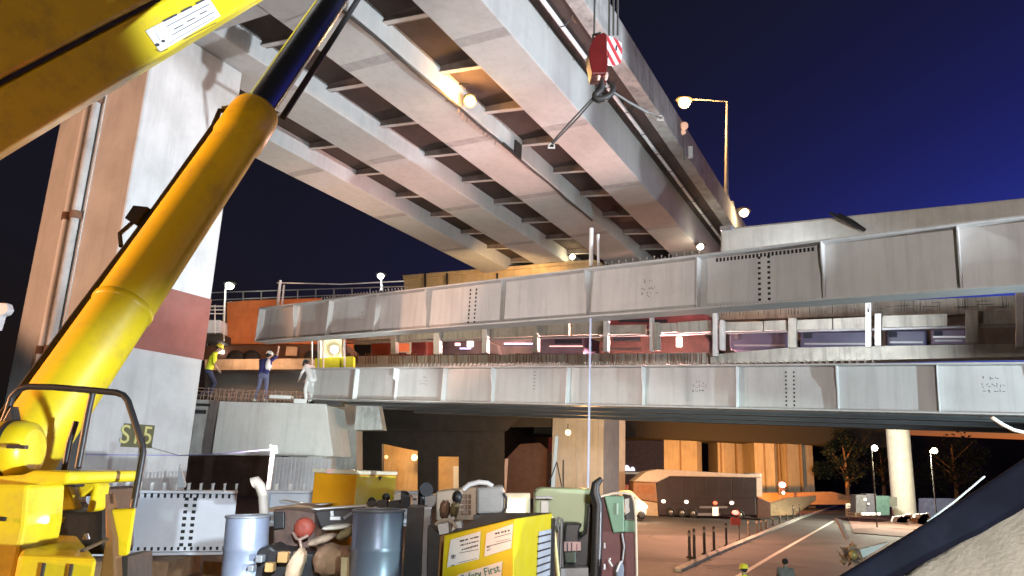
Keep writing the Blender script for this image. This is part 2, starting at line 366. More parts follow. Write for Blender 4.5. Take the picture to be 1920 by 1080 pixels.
m = MB(); bx(m, PS - 0.002, PS + 2.344, PL_ - 0.004, PL_ + 0.05, zb, zt); m.build('painted_band', REDBAND, pier, world=True)
pc = hitL(255, 817, PL_); sv, hv = (pc - CAMP).dot(_bd), (pc - CAMP).dot(_bu)
a0 = (hitL(229, 817, PL_) - CAMP).dot(_bd); a1 = (hitL(287, 817, PL_) - CAMP).dot(_bd)
b0 = (hitL(255, 839, PL_) - CAMP).dot(_bu); b1 = (hitL(255, 795, PL_) - CAMP).dot(_bu)
m = MB(); bx(m, a0, a1, PL_ - 0.012, PL_ + .02, b0, b1); pl = m.build('number_plate', mat('plate_dark', (0.10, 0.095, 0.04), 0.6), pier, world=True)
fw_ = flatword('lettering', 'S15', (b1 - b0) * 1.12, mat('plate_letters', (0.55, 0.50, 0.18), 0.6), pier, G(sv, PL_ - 0.016, hv), _bd, _bu); fw_.parent = pl
# ================================================================== steel plate girders
class Gird:
    """vertical plane through two ground-plan points; t along it, w behind it, z up"""
    def __init__(s, xl, yl, Yl, xr, yr, Yr):
        s.A = at(xl, yl, Yl); B = at(xr, yr, Yr)
        d = B - s.A; s.len = d.xy.length; s.slope = d.z / s.len
        s.d = Vector((d.x, d.y, 0)).normalized(); s.n = Vector((-s.d.y, s.d.x, 0))
        if s.n.y < 0: s.n = -s.n
    def hit(s, x, y, w=0.0):
        r = ray(x, y); k = ((s.A - CAMP).dot(s.n) + w) / r.dot(s.n); P = CAMP + r * k
        return (P - s.A).dot(s.d), P.z
    def P(s, t, w, z): return Vector((s.A.x, s.A.y, 0)) + s.d * t + s.n * w + Vector((0, 0, z))
    def zb(s, t): return s.A.z + s.slope * t
def gbox(mb, g, t0, t1, w0, w1, za0, za1, zb0=None, zb1=None):
    """box between t0..t1, w0..w1; bottom/top heights at t0 (za0, za1) and at t1 (zb0, zb1)"""
    if zb0 is None: zb0, zb1 = za0, za1
    mb.prism([g.P(t0, w0, za0), g.P(t1, w0, zb0), g.P(t1, w0, zb1), g.P(t0, w0, za1)], g.n * (w1 - w0)); return mb
def gquad(mb, g, pts, w, depth):
    P = []
    for (x, y) in pts:
        t, z = g.hit(x, y, w); P.append(g.P(t, w, z))
    mb.prism(P, g.n * depth); return mb

UG = Gird(490, 643, 22.5, 1920, 541, 10.6)
LG = Gird(585, 750, 22.5, 1920, 781, 13.3)

def steel_girder(g, t0, t1, h, fw, label, mweb, mstiff, stiff, group=None, studs=None, bolts=None, marks=(), w=0.0, ends=True):
    base = g.P(t0, w, g.zb(t0))
    ax = (g.d + Vector((0, 0, g.slope))).normalized(); ay = g.n; az = ax.cross(ay)
    th = thing('steel_girder', label, 'girder', base, frame(ax, ay, az), group)
    L = (t1 - t0) * math.sqrt(1 + g.slope ** 2)
    hw = fw / 2; ft = 0.035
    m = MB(); m.box((0, -0.012, ft), (L, 0.012, h - ft)); m.build('web', mweb, th)
    m = MB(); m.box((-0.02, -hw, h - ft), (L, hw, h)); m.build('top_flange', mweb, th, bevel=0.004)
    m = MB(); m.box((-0.02, -hw, 0), (L, hw, ft)); m.build('bottom_flange', mweb, th, bevel=0.004)
    for (px_, kind_) in stiff:
        t = px_ if not isinstance(px_, tuple) else g.hit(px_[0], px_[1], w)[0]
        t = (t - t0)
        m = MB(); k = hw - 0.015
        if kind_ == 'wide':      # full-width gusset, waisted towards the foot
            poly = [(t, -0.013, ft), (t, -k * .55, ft), (t, -k * .62, h * .45), (t, -k * .95, h * .72), (t, -k, h - ft), (t, -0.013, h - ft)]
        elif kind_ == 'top':
            poly = [(t, -0.013, ft), (t, -k * .5, ft), (t, -k * .5, h * .62), (t, -k, h * .66), (t, -k, h - ft), (t, -0.013, h - ft)]
        else:
            poly = [(t, -0.013, ft), (t, -k * .8, ft), (t, -k * .8, h - ft), (t, -0.013, h - ft)]
        m.prism(poly, (0.022, 0, 0)); m.build('stiffener', mstiff, th)
        m2 = MB(); m2.prism([(x, -y, z) for x, y, z in poly], (0.022, 0, 0)); 
        m2.build('stiffener', mstiff, th)
    if ends:
        m = MB(); m.box((0.0, -hw + .01, ft), (0.025, -0.0125, h - ft)); m.box((0.0, 0.0125, ft), (0.025, hw - .01, h - ft)); m.build('end_plate', mweb, th)
    if studs:
        m = MB()
        for (a, b, step) in studs:
            x = a
            while x < b:
                for yy in (-hw * .6, 0, hw * .6):
                    m.tube([(x, yy, h), (x, yy, h + 0.085)], 0.011, 5); m.tube([(x, yy, h + 0.085), (x, yy, h + 0.10)], 0.019, 5)
                x += step
        m.build('shear_studs', mat('stud_steel', (0.42, 0.41, 0.38), 0.6), th, kind='stuff')
    if bolts:
        m = MB()
        for (x, z, sx, sz) in bolts: m.box((x - sx, -0.016, z - sz), (x + sx, -0.0125, z + sz))
        m.build('bolt_holes', HOLE, th, kind='stuff')
    rnd = random.Random(int(t1 * 100))
    for (x, z, sc) in marks:
        m = MB()
        for row, (zz, nch, wch) in enumerate(((.13, 3, .055), (.03, 5, .05), (-.06, 4, .06))):
            xx = x - nch * wch * sc * .6 + rnd.uniform(-.03, .05)
            for q in range(nch):        # worn stencilled characters, each two or three strokes
                for _ in range(rnd.choice((1, 2, 2, 3))):
                    ang = rnd.choice((0, 0, 1.57, .9, -.8, 1.57)); l = rnd.uniform(.35, .9) * wch * sc; wd = .007 * sc + .003
                    ox, oz = xx + rnd.uniform(0, .4) * wch * sc, z + (zz + rnd.uniform(-.02, .02)) * sc; c_, s_ = math.cos(ang), math.sin(ang)
                    m.add([(ox, -0.0135, oz), (ox + c_ * l, -0.0135, oz + s_ * l), (ox + c_ * l - s_ * wd, -0.0135, oz + s_ * l + c_ * wd), (ox - s_ * wd, -0.0135, oz + c_ * wd)], [(0, 1, 2, 3)])
                xx += wch * sc * rnd.uniform(1.0, 1.5)
        m.build('chalk_mark', CHALK, th, kind='stuff')
    return th, L
def ut(x, y=560): return UG.hit(x, y, 0)[0]
def lt(x, y=720): return LG.hit(x, y, 0)[0]
UH = 1.06; LHt = 0.945
bol = []
for px_ in (881, 892):
    bol += [(ut(px_), 0.14 + k * 0.098, 0.022, 0.024) for k in range(9)]
for px_ in (1425, 1443):
    bol += [(ut(px_), 0.14 + k * 0.098, 0.026, 0.022) for k in range(9)]
x = ut(1345)
while x < ut(1535): bol.append((x, UH - 0.09, 0.02, 0.035)); bol.append((x, 0.075, 0.012, 0.018)); x += 0.07
steel_girder(UG, 0, ut(2300), UH, 0.50, 'grey steel plate girder hoisted in the air above the other long one', GSTEEL, GSTEEL,
    [((556, 620), 'wide'), ((622, 600), 'n'), ((711, 600), 'n'), ((806, 580), 'wide'), ((946, 560), 'n'), ((1104, 540), 'wide'), ((1312, 530), 'n'), ((1545, 510), 'wide'), ((1798, 480), 'n'), ((2100, 480), 'wide')],
    'grey girders of the new span', studs=[(ut(610), ut(760), .12), (ut(1115), ut(1330), .16)], bolts=bol, marks=[(ut(680), .5, 1.0), (ut(1215), .5, 1.3)])
bol = [(lt(px_), 0.12 + k * 0.085, 0.016, 0.018) for px_ in (1473, 1488) for k in range(9)]
bol += [(lt(px_), 0.40 + k * 0.085, 0.03, 0.006) for px_ in (1001,) for k in range(6)]
WST = mat('floodlit_stiffener', (0.74, 0.76, 0.76), 0.45, var=0.08)  # floodlight on the lower stiffeners is put into this paler colour
steel_girder(LG, 0, lt(2250), LHt, 0.50, 'long grey-green lit steel girder set on the pier cap below the hoisted one', GSTEEL, WST,
    [((671, 720), 'n'), ((745, 720), 'top'), ((836, 720), 'n'), ((927, 720), 'wide'), ((1067, 720), 'n'), ((1208, 720), 'wide'), ((1383, 720), 'n'), ((1570, 720), 'wide'), ((1757, 720), 'n'), ((1960, 720), 'wide')],
    'grey girders of the new span', studs=[(lt(755), lt(1060), .13), (lt(1100), lt(1340), .19), (lt(1345), lt(1640), .14)], bolts=bol, marks=[(lt(795), .55, .9), (lt(1310), .45, 1.0), (lt(1860), .5, 1.3)])
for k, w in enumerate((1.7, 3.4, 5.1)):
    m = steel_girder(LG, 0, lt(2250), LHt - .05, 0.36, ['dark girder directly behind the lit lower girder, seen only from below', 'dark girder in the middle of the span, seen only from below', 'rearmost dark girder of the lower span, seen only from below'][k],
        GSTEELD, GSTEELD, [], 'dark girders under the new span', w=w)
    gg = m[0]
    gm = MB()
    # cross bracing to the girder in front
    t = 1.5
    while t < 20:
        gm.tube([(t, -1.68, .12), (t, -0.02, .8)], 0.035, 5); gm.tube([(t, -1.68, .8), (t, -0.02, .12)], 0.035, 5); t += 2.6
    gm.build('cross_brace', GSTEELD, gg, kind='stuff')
dk = thing('deck_formwork', 'dark plywood deck formwork lying on the girders of the lower span', 'formwork', LG.P(0, .3, LG.A.z + LHt - .04), None)
m = MB(); gbox(m, LG, -.3, lt(2250), .25, 6.2, LG.A.z + LHt - 0.04, LG.A.z + LHt + 0.03, LG.zb(lt(2250)) + LHt - .04, LG.zb(lt(2250)) + LHt + 0.03)
m.build('panel', mat('black_ply', (0.05, 0.042, 0.036), 0.85, var=.3), dk, world=True)

# ---- pale girder lying on the site near the crane
WG = Gird(150, 1040, 10.6, 470, 1037, 11.2)
t1 = WG.hit(440, 980)[0]
hh = WG.hit(300, 916)[1] - WG.hit(300, 1036)[1]
bol = []
for px_ in (346, 362):
    bol += [(WG.hit(px_, 980)[0] , 0.12 + k * 0.088, 0.026, 0.022) for k in range(9)]
x = .2
while x < t1 - .1: bol.append((x, hh - 0.075, 0.016, 0.03)); bol.append((x, 0.07, 0.016, 0.022)); x += 0.085
steel_girder(WG, 0, t1, hh, 0.34, 'bluish white steel girder with bolt rows lying on timbers beside the crane', WSTEEL, WSTEEL, [], None,
    studs=[(.3, t1, .16)], bolts=bol)
WG2 = Gird(500, 985, 12.6, 660, 985, 12.8)
steel_girder(WG2, 0, 2.6, .55, 0.34, 'short pale steel girder behind the tanks, its top flange with lifting lugs', WSTEEL, WSTEEL, [], None, studs=[(.1, 1.9, .22)])
# ================================================================== pier cap carrying the lower girders
CY = 22.2
cap = thing('pier_cap', 'pale concrete pier cap on a column, two workers standing on its top', 'pier cap', at(510, 855, CY))
def pxbox(mb, x0, y0, x1, y1, Y, dep, taper=0):
    """box whose near face spans the sight lines (x0,y0)-(x1,y1) at distance Y, depth dep away from the camera"""
    a = at(x0, (y0 + y1) / 2, Y); b = at(x1, (y0 + y1) / 2, Y); c = at((x0 + x1) / 2, y0, Y); d = at((x0 + x1) / 2, y1, Y)
    mb.box((a.x, Y, d.z), (b.x, Y + dep, c.z)); return mb
def pxquad(mb, pts, Y, dep, mi=0):
    mb.prism([at(x, y, Y) for x, y in pts], (0, dep, 0), mi=mi); return mb
m = MB(); pxquad(m, [(411, 752), (612, 757), (625, 856), (396, 853)], CY, 2.6); m.build('cap_block', PIERC, cap, world=True, bevel=.03)
m = MB(); pxquad(m, [(352, 748), (409, 751), (394, 853), (338, 853)], CY + .5, 2.0); m.build('end_block', CONC2, cap, world=True, bevel=.02)
m = MB(); pxquad(m, [(362, 756), (393, 757), (392, 762), (361, 761)], CY + .44, .05); pxquad(m, [(358, 768), (386, 769), (385, 776), (357, 775)], CY + .44, .05); m.build('bearing_plate', DARKM, cap, world=True, kind='stuff')
a = at(540, 856, CY + .5); b = at(606, 856, CY + .5)
m = MB(); m.box((a.x, CY + .5, -.1), (b.x, CY + 2.2, a.z + .05)); m.build('column', CONC2, cap, world=True)
a = at(352, 856, CY + .9); b = at(480, 856, CY + .9)
rc = MB()
topz = at(500, 753, CY).z
x0, x1 = at(366, 750, CY).x, at(578, 755, CY).x
k = 0
x = x0
while x < x1:
    hgt = random.uniform(.18, .34) if k % 3 else .36
    for yy in (CY + .08, CY + .55):
        rc.tube([(x, yy, topz - .03), (x + random.uniform(-.03, .03), yy, topz + hgt)], 0.012, 5)
    x += random.uniform(.07, .16); k += 1
for z in (.12, .24, .33):
    for yy in (CY + .08, CY + .55): rc.tube([(x0, yy, topz + z), ((x0 + x1) / 2, yy, topz + z - .02), (x1, yy, topz + z)], 0.010, 5)
rc.build('rebar_cage', mat('rebar', (0.34, 0.22, 0.17), 0.8, var=.4, scale=9), cap, world=True, kind='stuff')
m = MB(); pxbox(m, 505, 741, 545, 747, CY - .02, .35); pxbox(m, 551, 748, 575, 756, CY - .01, .3); m.build('bearing_pad', WHITEP, cap, world=True, kind='stuff')
# two bearings under the girder end
m = MB(); pxbox(m, 590, 752, 640, 760, CY + .1, .5); m.build('bearing', DARKM, cap, world=True)

# back wall and clutter under the span's left end
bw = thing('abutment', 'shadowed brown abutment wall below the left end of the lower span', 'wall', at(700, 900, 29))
m = MB(); pxquad(m, [(598, 758), (668, 758), (668, 905), (598, 905)], 27.0, 1.2); m.build('back_wall', CONC2, bw, world=True)
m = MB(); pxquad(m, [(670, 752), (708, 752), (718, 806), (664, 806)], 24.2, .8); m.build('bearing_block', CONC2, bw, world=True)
m = MB(); pxquad(m, [(330, 845), (520, 845), (520, 930), (330, 930)], 25.5, .6); m.build('back_wall', mat('unlit_gap_brown', (.10, .065, .05), .9, var=.3, streak=.5), bw, world=True)  # brown sheet added to fill the dark unlit gap
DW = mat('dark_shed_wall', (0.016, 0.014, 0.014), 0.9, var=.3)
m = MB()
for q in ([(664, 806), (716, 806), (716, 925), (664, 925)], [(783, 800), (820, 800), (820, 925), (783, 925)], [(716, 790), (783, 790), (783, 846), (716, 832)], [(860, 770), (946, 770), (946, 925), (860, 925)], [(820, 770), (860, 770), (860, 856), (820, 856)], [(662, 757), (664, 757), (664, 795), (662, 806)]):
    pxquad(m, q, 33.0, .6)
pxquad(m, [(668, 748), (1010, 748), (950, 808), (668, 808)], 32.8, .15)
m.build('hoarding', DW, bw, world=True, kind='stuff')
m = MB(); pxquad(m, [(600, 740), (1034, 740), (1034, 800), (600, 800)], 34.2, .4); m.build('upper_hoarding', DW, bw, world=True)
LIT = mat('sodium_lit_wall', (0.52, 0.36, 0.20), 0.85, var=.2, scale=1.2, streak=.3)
for i, q in enumerate(([(700, 826), (800, 826), (800, 935), (700, 935)], [(812, 850), (868, 850), (868, 935), (812, 935)])):
    h_ = thing('site_hut', ['orange lit hut wall seen through the left gap below the span', 'yellow lit hut wall seen through the narrow right gap below the span'][i], 'hut', at((q[0][0] + q[1][0]) / 2, 930, 40))
    m = MB(); pxquad(m, q, 40.0, 3.0); m.build('wall', LIT, h_, world=True)
    m = MB(); pxquad(m, [(q[0][0] - 3, q[0][1] - 3), (q[1][0] + 3, q[1][1] - 3), (q[1][0] + 3, q[1][1] + 3), (q[0][0] - 3, q[0][1] + 3)], 39.6, 3.6); m.build('roof', DARKM, h_, world=True)
    m = MB(); cx = 745 if i == 0 else 850
    pxquad(m, [(cx, 874), (cx + 12, 874), (cx + 12, 930), (cx, 930)], 39.93, .05); m.build('door', WHITEP if i else LIT, h_, world=True)
for (x, y, Y, nm) in ((777, 858, 38.5, 'small yellow lamp on the orange hut wall'), (724, 857, 38.5, 'small red lamp on the orange hut wall')):
    b = MB(); c = at(x, y, Y); b.ball(c, .10 if x < 760 else .16); o = b.build('wall_lamp', mat('red_lamp' if x < 760 else 'yellow_lamp', (1, .8, .5), emit=(1, .25, .12) if x < 760 else (1, .78, .35), estr=1.6 if x < 760 else 2.5)); tag(o, nm, 'lamp', None)

# ================================================================== the road at the lower span's level, behind it: edge beam, posts, parapet panels
MW = 6.8
MIDC = mat('road_edge_concrete', (0.40, 0.39, 0.36), 0.9, var=0.2, scale=1.5, streak=.8, dirt=(0.16, .15, .13), dirtamt=.6)
PANC = mat('parapet_panel_concrete', (0.44, 0.43, 0.38), 0.9, var=0.15, scale=2.0, streak=.9, dirt=(0.2, .19, .17), dirtamt=.5)
ramp = thing('road_deck', 'concrete edge of the existing elevated road behind the lower girder', 'road deck', LG.P(0, MW, 6))
def gl(mb, pts, w, dep): return gquad(mb, LG, pts, w, dep)
m = MB(); gl(m, [(640, 668), (1330, 661), (1330, 682), (640, 690)], MW, .5); m.build('edge_beam', MIDC, ramp, world=True)
m = MB(); gl(m, [(1332, 665), (1475, 652), (1930, 644), (1930, 668), (1332, 682)], MW - .1, .6); m.build('edge_beam', PANC, ramp, world=True)
m = MB()
x = 655
while x < 1330:
    if random.random() < .8: gl(m, [(x, 662), (x + 1.1, 662), (x + 1.1, 682), (x, 682)], MW - .2, .02)
    x += random.uniform(3, 9)
m.build('starter_bars', RUST, ramp, world=True, kind='stuff')
tA, zA = LG.hit(585, 690, MW); tB, zB = LG.hit(2300, 668, MW)
m = MB(); gbox(m, LG, tA, tB, MW + .5, MW + 8, zA - .9, zA - .5, zB - .9, zB - .5); m.build('deck', DIAPH, ramp, world=True)
posts = [(516, 0), (608, 632, 688), (650, 640, 690), (737, 626, 664), (820, 618, 664), (908, 613, 662), (1000, 604, 660), (1070, 600, 655)]
ptops = [(737, 628, 664, 9), (818, 622, 664, 11), (908, 612, 662, 9), (1003, 606, 660, 9), (1135, 590, 660, 8), (1220, 590, 658, 5), (1230, 604, 656, 10), (1340, 580, 668, 8), (1353, 600, 656, 8), (1485, 596, 652, 15), (1628, 560, 650, 11), (1646, 588, 648, 12), (1822, 582, 642, 24), (1912, 540, 650, 14)]
for i, (x, y0, y1, wd) in enumerate(ptops):
    m = MB(); gl(m, [(x - wd / 2, y0), (x + wd / 2, y0), (x + wd / 2, y1), (x - wd / 2, y1)], MW - .25, .22)
    m.build('post', WHITEP if i % 3 else PANC, ramp, world=True, bevel=.01)
panels = [(640, 628, 735, 640, 622, 634), (740, 624, 816, 640, 616, 634), (824, 620, 904, 638, 612, 632), (912, 616, 1000, 634, 604, 630), (1008, 607, 1066, 630, 602, 628), (1072, 604, 1132, 628, 600, 626),
          (1120, 610, 1210, 628, 608, 626), (1236, 606, 1268, 624, 605, 622), (1270, 604, 1332, 624, 600, 622), (1358, 604, 1430, 621, 603, 620), (1432, 602, 1476, 619, 600, 619), (1494, 600, 1560, 618, 597, 617), (1562, 597, 1622, 617, 594, 616),
          (1654, 592, 1776, 614, 588, 611), (1810, 584, 1908, 609, 580, 607)]
for i, (xa, ya0, xb, ya1, yb0, yb1) in enumerate(panels):
    m = MB(); gl(m, [(xa, ya0), (xb, yb0), (xb, yb1), (xa, ya1)], MW - .05, .14); m.build('parapet_panel', PANC, ramp, world=True, bevel=.01)
m = MB(); gl(m, [(640, 642), (1340, 623), (1930, 608), (1930, 612), (1340, 626), (640, 645)], MW - .12, .08); m.build('rail', GREYP, ramp, world=True)
# pale upper beam of the far carriageway with rough shuttering, directly under the hoisted girder's right half
m = MB(); gl(m, [(1270, 583), (1560, 570), (2300, 535), (2300, 566), (1780, 590), (1560, 594), (1270, 602)], MW + 4.5, .5); m.build('far_edge_beam', PANC, ramp, world=True)
m = MB(); gl(m, [(640, 632), (1125, 590), (1125, 604), (640, 646)], MW + 4.5, .5); m.build('far_edge_beam', mat('yellowed_concrete', (0.46, 0.36, 0.22), 0.9, var=.2, streak=.5), ramp, world=True)
m = MB()
for k in range(60):
    x = random.uniform(1350, 1900); y = 596 - (x - 1270) * .03; l = random.uniform(5, 26)
    gl(m, [(x, y - l), (x + .9, y - l), (x + .9, y), (x, y)], MW - .3, .02)
for k in range(14):
    x = random.uniform(1600, 1880); y = 585 - (x - 1600) * .03 - random.uniform(0, 14); l = random.uniform(10, 40)
    gl(m, [(x, y), (x + l, y - l * .04), (x + l, y - l * .04 + .8), (x, y + .8)], MW - .32, .02)
m.build('loose_rebar', DARKM, ramp, world=True, kind='stuff')
m = MB(); gl(m, [(560, 648), (1340, 614), (2300, 556), (2300, 668), (560, 690)], MW + 5.4, .3); m.build('back_parapet', mat('dim_back_concrete', (.28, .27, .26), .9, var=.2, streak=.5), ramp, world=True)
# vehicles on that road, glimpsed between the posts
def gvehicle(name, label, cat, pts, w, dep, m_, extra=(), group='vehicles on the road behind the span'):
    xs = [p[0] for p in pts]; t, z = LG.hit(sum(xs) / len(xs), max(p[1] for p in pts), w)
    th = thing(name, label, cat, LG.P(t, w, z), None, group)
    b = MB(); gl(b, pts, w, dep); b.build('body', m_, th, world=True, bevel=.06)
    for (nm, pp, mm) in extra:
        b = MB(); gl(b, pp, w - .04, .06); b.build(nm, mm, th, world=True)
    return th
def rect(x0, y0, x1, y1): return [(x0, y0), (x1, y0), (x1, y1), (x0, y1)]
ORG = mat('orange_lorry_paint', (0.50, 0.16, 0.05), 0.6, var=.15, streak=.3)
RED2 = mat('red_bus_paint', (0.40, 0.10, 0.06), 0.4, var=.1)
PURP = mat('dim_violet_body', (0.10, 0.075, 0.12), 0.4, var=.3, scale=2)  # violet light on the car and bus is put into this body colour
NAVY = mat('navy_paint', (0.055, 0.058, 0.115), 0.4, var=.3, scale=1.5)
MARO = mat('maroon_paint', (0.20, 0.04, 0.055), 0.45, var=.3)
GLASS = mat('dark_glass', (0.03, 0.035, 0.05), 0.1, var=.1, bump=0)
REDL = mat('red_lamp_glow', (1, .2, .1), emit=(1, .10, .05), estr=2.5)
WHL = mat('white_lamp_glow', (1, 1, 1), emit=(1, .88, .75), estr=6)
VIOL = mat('violet_lamp_glow', (.6, .5, 1), emit=(.72, .6, 1), estr=1.5)
AMB = mat('amber_lamp_glow', (1, .6, .2), emit=(1, .55, .2), estr=9)
BLUEL = mat('blue_lamp_glow', (.2, .3, 1), emit=(.2, .28, 1), estr=3)
gvehicle('lorry', 'red sided lorry behind the posts, left of the white framed panel', 'lorry', rect(695, 640, 768, 668), MW + 2.2, 2.2, RED2, [('cab', rect(665, 646, 694, 668), GLASS)])
gvehicle('van', 'small van with a bright orange panel in a white frame', 'van', rect(738, 638, 800, 668), MW + 2.0, 1.8, MARO, [('window_frame', rect(744, 642, 770, 661), WHITEP), ('rear_panel', rect(746.5, 644, 767.5, 659), mat('glowing_panel', (.8, .2, .08), emit=(1, .2, .06), estr=.5)), ('number_plate', rect(762, 660, 769, 664), WHITEP)])
gvehicle('car', 'dark violet lit car with white and pink lamps behind the rail', 'car', [(824, 648), (845, 636), (905, 636), (935, 648), (938, 666), (824, 666)], MW + 2.2, 1.8, PURP, [('headlight', rect(876, 640, 886, 650), WHL), ('headlight', rect(853, 643, 862, 648), mat('pink_lamp', (1, .6, .6), emit=(1, .55, .6), estr=2.5)), ('light_bar', rect(862, 652, 882, 654.5), VIOL)])
gvehicle('bus', 'long violet lit bus with pale strips between the posts', 'bus', [(915, 634), (1095, 628), (1095, 664), (915, 668)], MW + 2.4, 2.4, PURP, [('side_stripe', rect(945, 643, 1010, 646), VIOL), ('side_stripe', rect(1030, 648, 1092, 650), mat('pink_strip', (1, .7, .7), emit=(1, .65, .6), estr=.9)), ('window', rect(1040, 636, 1090, 644), GLASS)])
gvehicle('car', 'maroon car with a white lamp glare behind the middle posts', 'car', [(1122, 640), (1160, 626), (1320, 626), (1330, 640), (1330, 664), (1122, 664)], MW + 2.2, 1.9, mat('dull_red_paint', (0.12, 0.05, 0.045), .5, var=.3), [('headlight', rect(1268, 632, 1278, 650), WHL), ('windscreen', rect(1150, 630, 1200, 640), GLASS), ('bumper', rect(1126, 652, 1200, 656), DARKM)])
gvehicle('coach', 'crimson coach roof showing above the parapet panels', 'coach', [(1122, 590), (1290, 583), (1330, 592), (1330, 612), (1122, 612)], MW + 3.6, .8, MARO, [('window', rect(1160, 599, 1250, 604), GLASS)])
for i, (x0, x1) in enumerate(((1368, 1480), (1500, 1630), (1660, 1738), (1745, 1812))):
    gvehicle('lorry', ['navy lorry with rounded cab right of the tall white post', 'dark navy lorry with a ledge, third bay from the right', 'plain blue tarpaulin lorry in the bay of the white parapet panel', 'blue flatbed lorry with pale rails near the right edge'][i], 'lorry', rect(x0, 622 - i * 2, x1, 655 - i * 3), MW + 1.2, 2.2, NAVY if i < 3 else PURP,
        [('side_board', rect(x0 + 8, 646 - i * 3, x1 - 8, 649 - i * 3), GREYP), ('cab_window', rect(x0 + 6, 626 - i * 2, x0 + 22, 636 - i * 2), GLASS)] + ([('rail', rect(x0 + 4, 630, x1, 633), WHITEP)] if i == 3 else []))
# orange truck standing behind the workers
ot = thing('lorry', 'rust orange box lorry parked behind the workers at the left', 'lorry', at(500, 700, 30))
m = MB(); pxquad(m, [(424, 566), (470, 562), (600, 558), (640, 590), (640, 645), (424, 645)], 30, 2.6); m.build('cargo_box', ORG, ot, world=True, bevel=.05)
m = MB(); pxquad(m, [(382, 648), (650, 646), (650, 676), (382, 676)], 30.2, 2.2); m.build('chassis', mat('lorry_chassis', (.10, .05, .03), .8), ot, world=True)
m = MB(); pxbox(m, 410, 656, 417, 662, 29.96, .2); m.build('side_lamp', WHL, ot, world=True)
m = MB(); pxbox(m, 536, 650, 557, 667, 29.96, .2); m.build('tool_box', mat('peach_box', (.62, .42, .28), .7), ot, world=True)
for x in (440, 470, 585, 620):
    m = MB(); c = at(x, 672, 29.95); m.lathe(c, (0, 1, 0), [(.16, 0), (.34, 0), (.34, .28), (.16, .28)], 18); m.build('wheel', RUB, ot, world=True)
dkb = thing('bridge_deck', 'brown edge of the old deck behind the workers, left of the span', 'bridge deck', at(470, 700, 28))
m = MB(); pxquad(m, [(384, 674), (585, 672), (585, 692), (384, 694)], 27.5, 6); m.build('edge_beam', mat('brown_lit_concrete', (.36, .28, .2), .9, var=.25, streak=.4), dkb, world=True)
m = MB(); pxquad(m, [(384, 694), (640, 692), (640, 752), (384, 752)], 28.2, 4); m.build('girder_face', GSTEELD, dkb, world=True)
# guard rail and light mast at far left behind workers
gr = thing('guard_rail', 'thin steel guard rail on the road behind the orange lorry', 'railing', at(480, 674, 33.3))
for k in range(12):
    x = 388 + k * 34; m = MB(); m.tube([at(x, 674, 33.3), at(x, 548 - k * 1.0 , 33.3)], .03, 6); m.build('post', GREYP, gr, world=True)
for dy in (0, 14, 28):
    m = MB(); m.tube([at(386, 549 + dy, 33.3), at(760, 537 + dy * .8, 33.3)], .025, 6); m.build('rail', GREYP, gr, world=True)
cb = thing('signal_cabinet', 'pale blue cabinet beside a white railing left of the orange lorry', 'cabinet', at(400, 640, 29))
m = MB(); pxquad(m, [(384, 600), (413, 600), (413, 624), (384, 624)], 29, .8); m.build('cabinet', mat('pale_blue_box', (.5, .56, .64), .6), cb, world=True, bevel=.02)
m = MB()
for y in (574, 581, 588): m.tube([at(384, y, 29), at(421, y, 29)], .02, 5)
for x in (386, 403, 420): m.tube([at(x, 572, 29), at(x, 640, 29)], .02, 5)
m.build('railing', WHITEP, cb, world=True, kind='stuff')
m = MB(); pxquad(m, [(380, 626), (416, 626), (416, 640), (380, 640)], 28.9, 1); m.build('plinth', DARKM, cb, world=True)

# yellow work platform under a bright lamp, left end of the lower girder
yp = thing('work_platform', 'yellow site barrier lit by a glaring lamp above the lower girder\'s left end', 'barrier', at(625, 690, 25))
m = MB(); pxquad(m, [(590, 672), (637, 669), (637, 690), (590, 691)], 25, .4); pxquad(m, [(640, 669), (662, 668), (662, 688), (640, 689)], 25.02, .4); m.build('board', mat('hi_vis_yellow', (.72, .70, .03), .6, var=.15), yp, world=True, kind='stuff')
m = MB(); pxquad(m, [(600, 636), (640, 630), (640, 670), (600, 672)], 25.8, .2); m.build('backing_sheet', mat('cream_sheet', (.66, .62, .45), .8), yp, world=True)
for x in (585, 597, 606, 646):
    m = MB(); m.tube([at(x, 636, 24.6), at(x, 690, 24.6)], .035, 6); m.build('scaffold_tube', WHITEP, yp, world=True)
wl = thing('work_lamp', 'glaring white work lamp above the yellow barrier', 'lamp', at(627, 655, 25.2))
m = MB(); m.ball(at(627, 655, 25.3), .14); m.build('bulb', mat('work_lamp_glow', (1, 1, .9), emit=(1, .96, .75), estr=6), wl, world=True)
m = MB(); m.tube([at(627, 662, 25.35), at(627, 690, 25.35)], .03, 6); m.build('stand', DARKM, wl, world=True)
light('work_lamp_light', 'POINT', at(627, 655, 25.05), None, 260, (1, .93, .7), shadow_soft_size=.1)

# ================================================================== far viaduct: orange lit parapet, white beam
VB = 13.0
via = thing('viaduct_parapet', 'orange lit concrete parapet of the far ramp above the hoisted girder', 'parapet', UG.P(UG.hit(900, 520, VB)[0], VB, 8))
def ul(mb, pts, w, dep): return gquad(mb, UG, pts, w, dep)
OC = mat('sodium_lit_concrete', (0.58, 0.42, 0.22), 0.85, var=.15, streak=.3)  # orange sodium light on the parapet is put into this colour
m = MB(); ul(m, [(757, 519), (1112, 489), (1112, 530), (757, 570)], VB, .5); m.build('wall', OC, via, world=True, bevel=.03)
m = MB(); ul(m, [(480, 575), (756.5, 548), (756.5, 590), (480, 612)], VB, .5); ul(m, [(1112.5, 520), (1420, 500), (1420, 540), (1112.5, 560)], VB, .5); m.build('low_wall', OC, via, world=True)
m = MB(); ul(m, [(480, 600), (1420, 530), (1420, 545), (480, 615)], VB + .5, 5); m.build('deck', DIAPH, via, world=True)
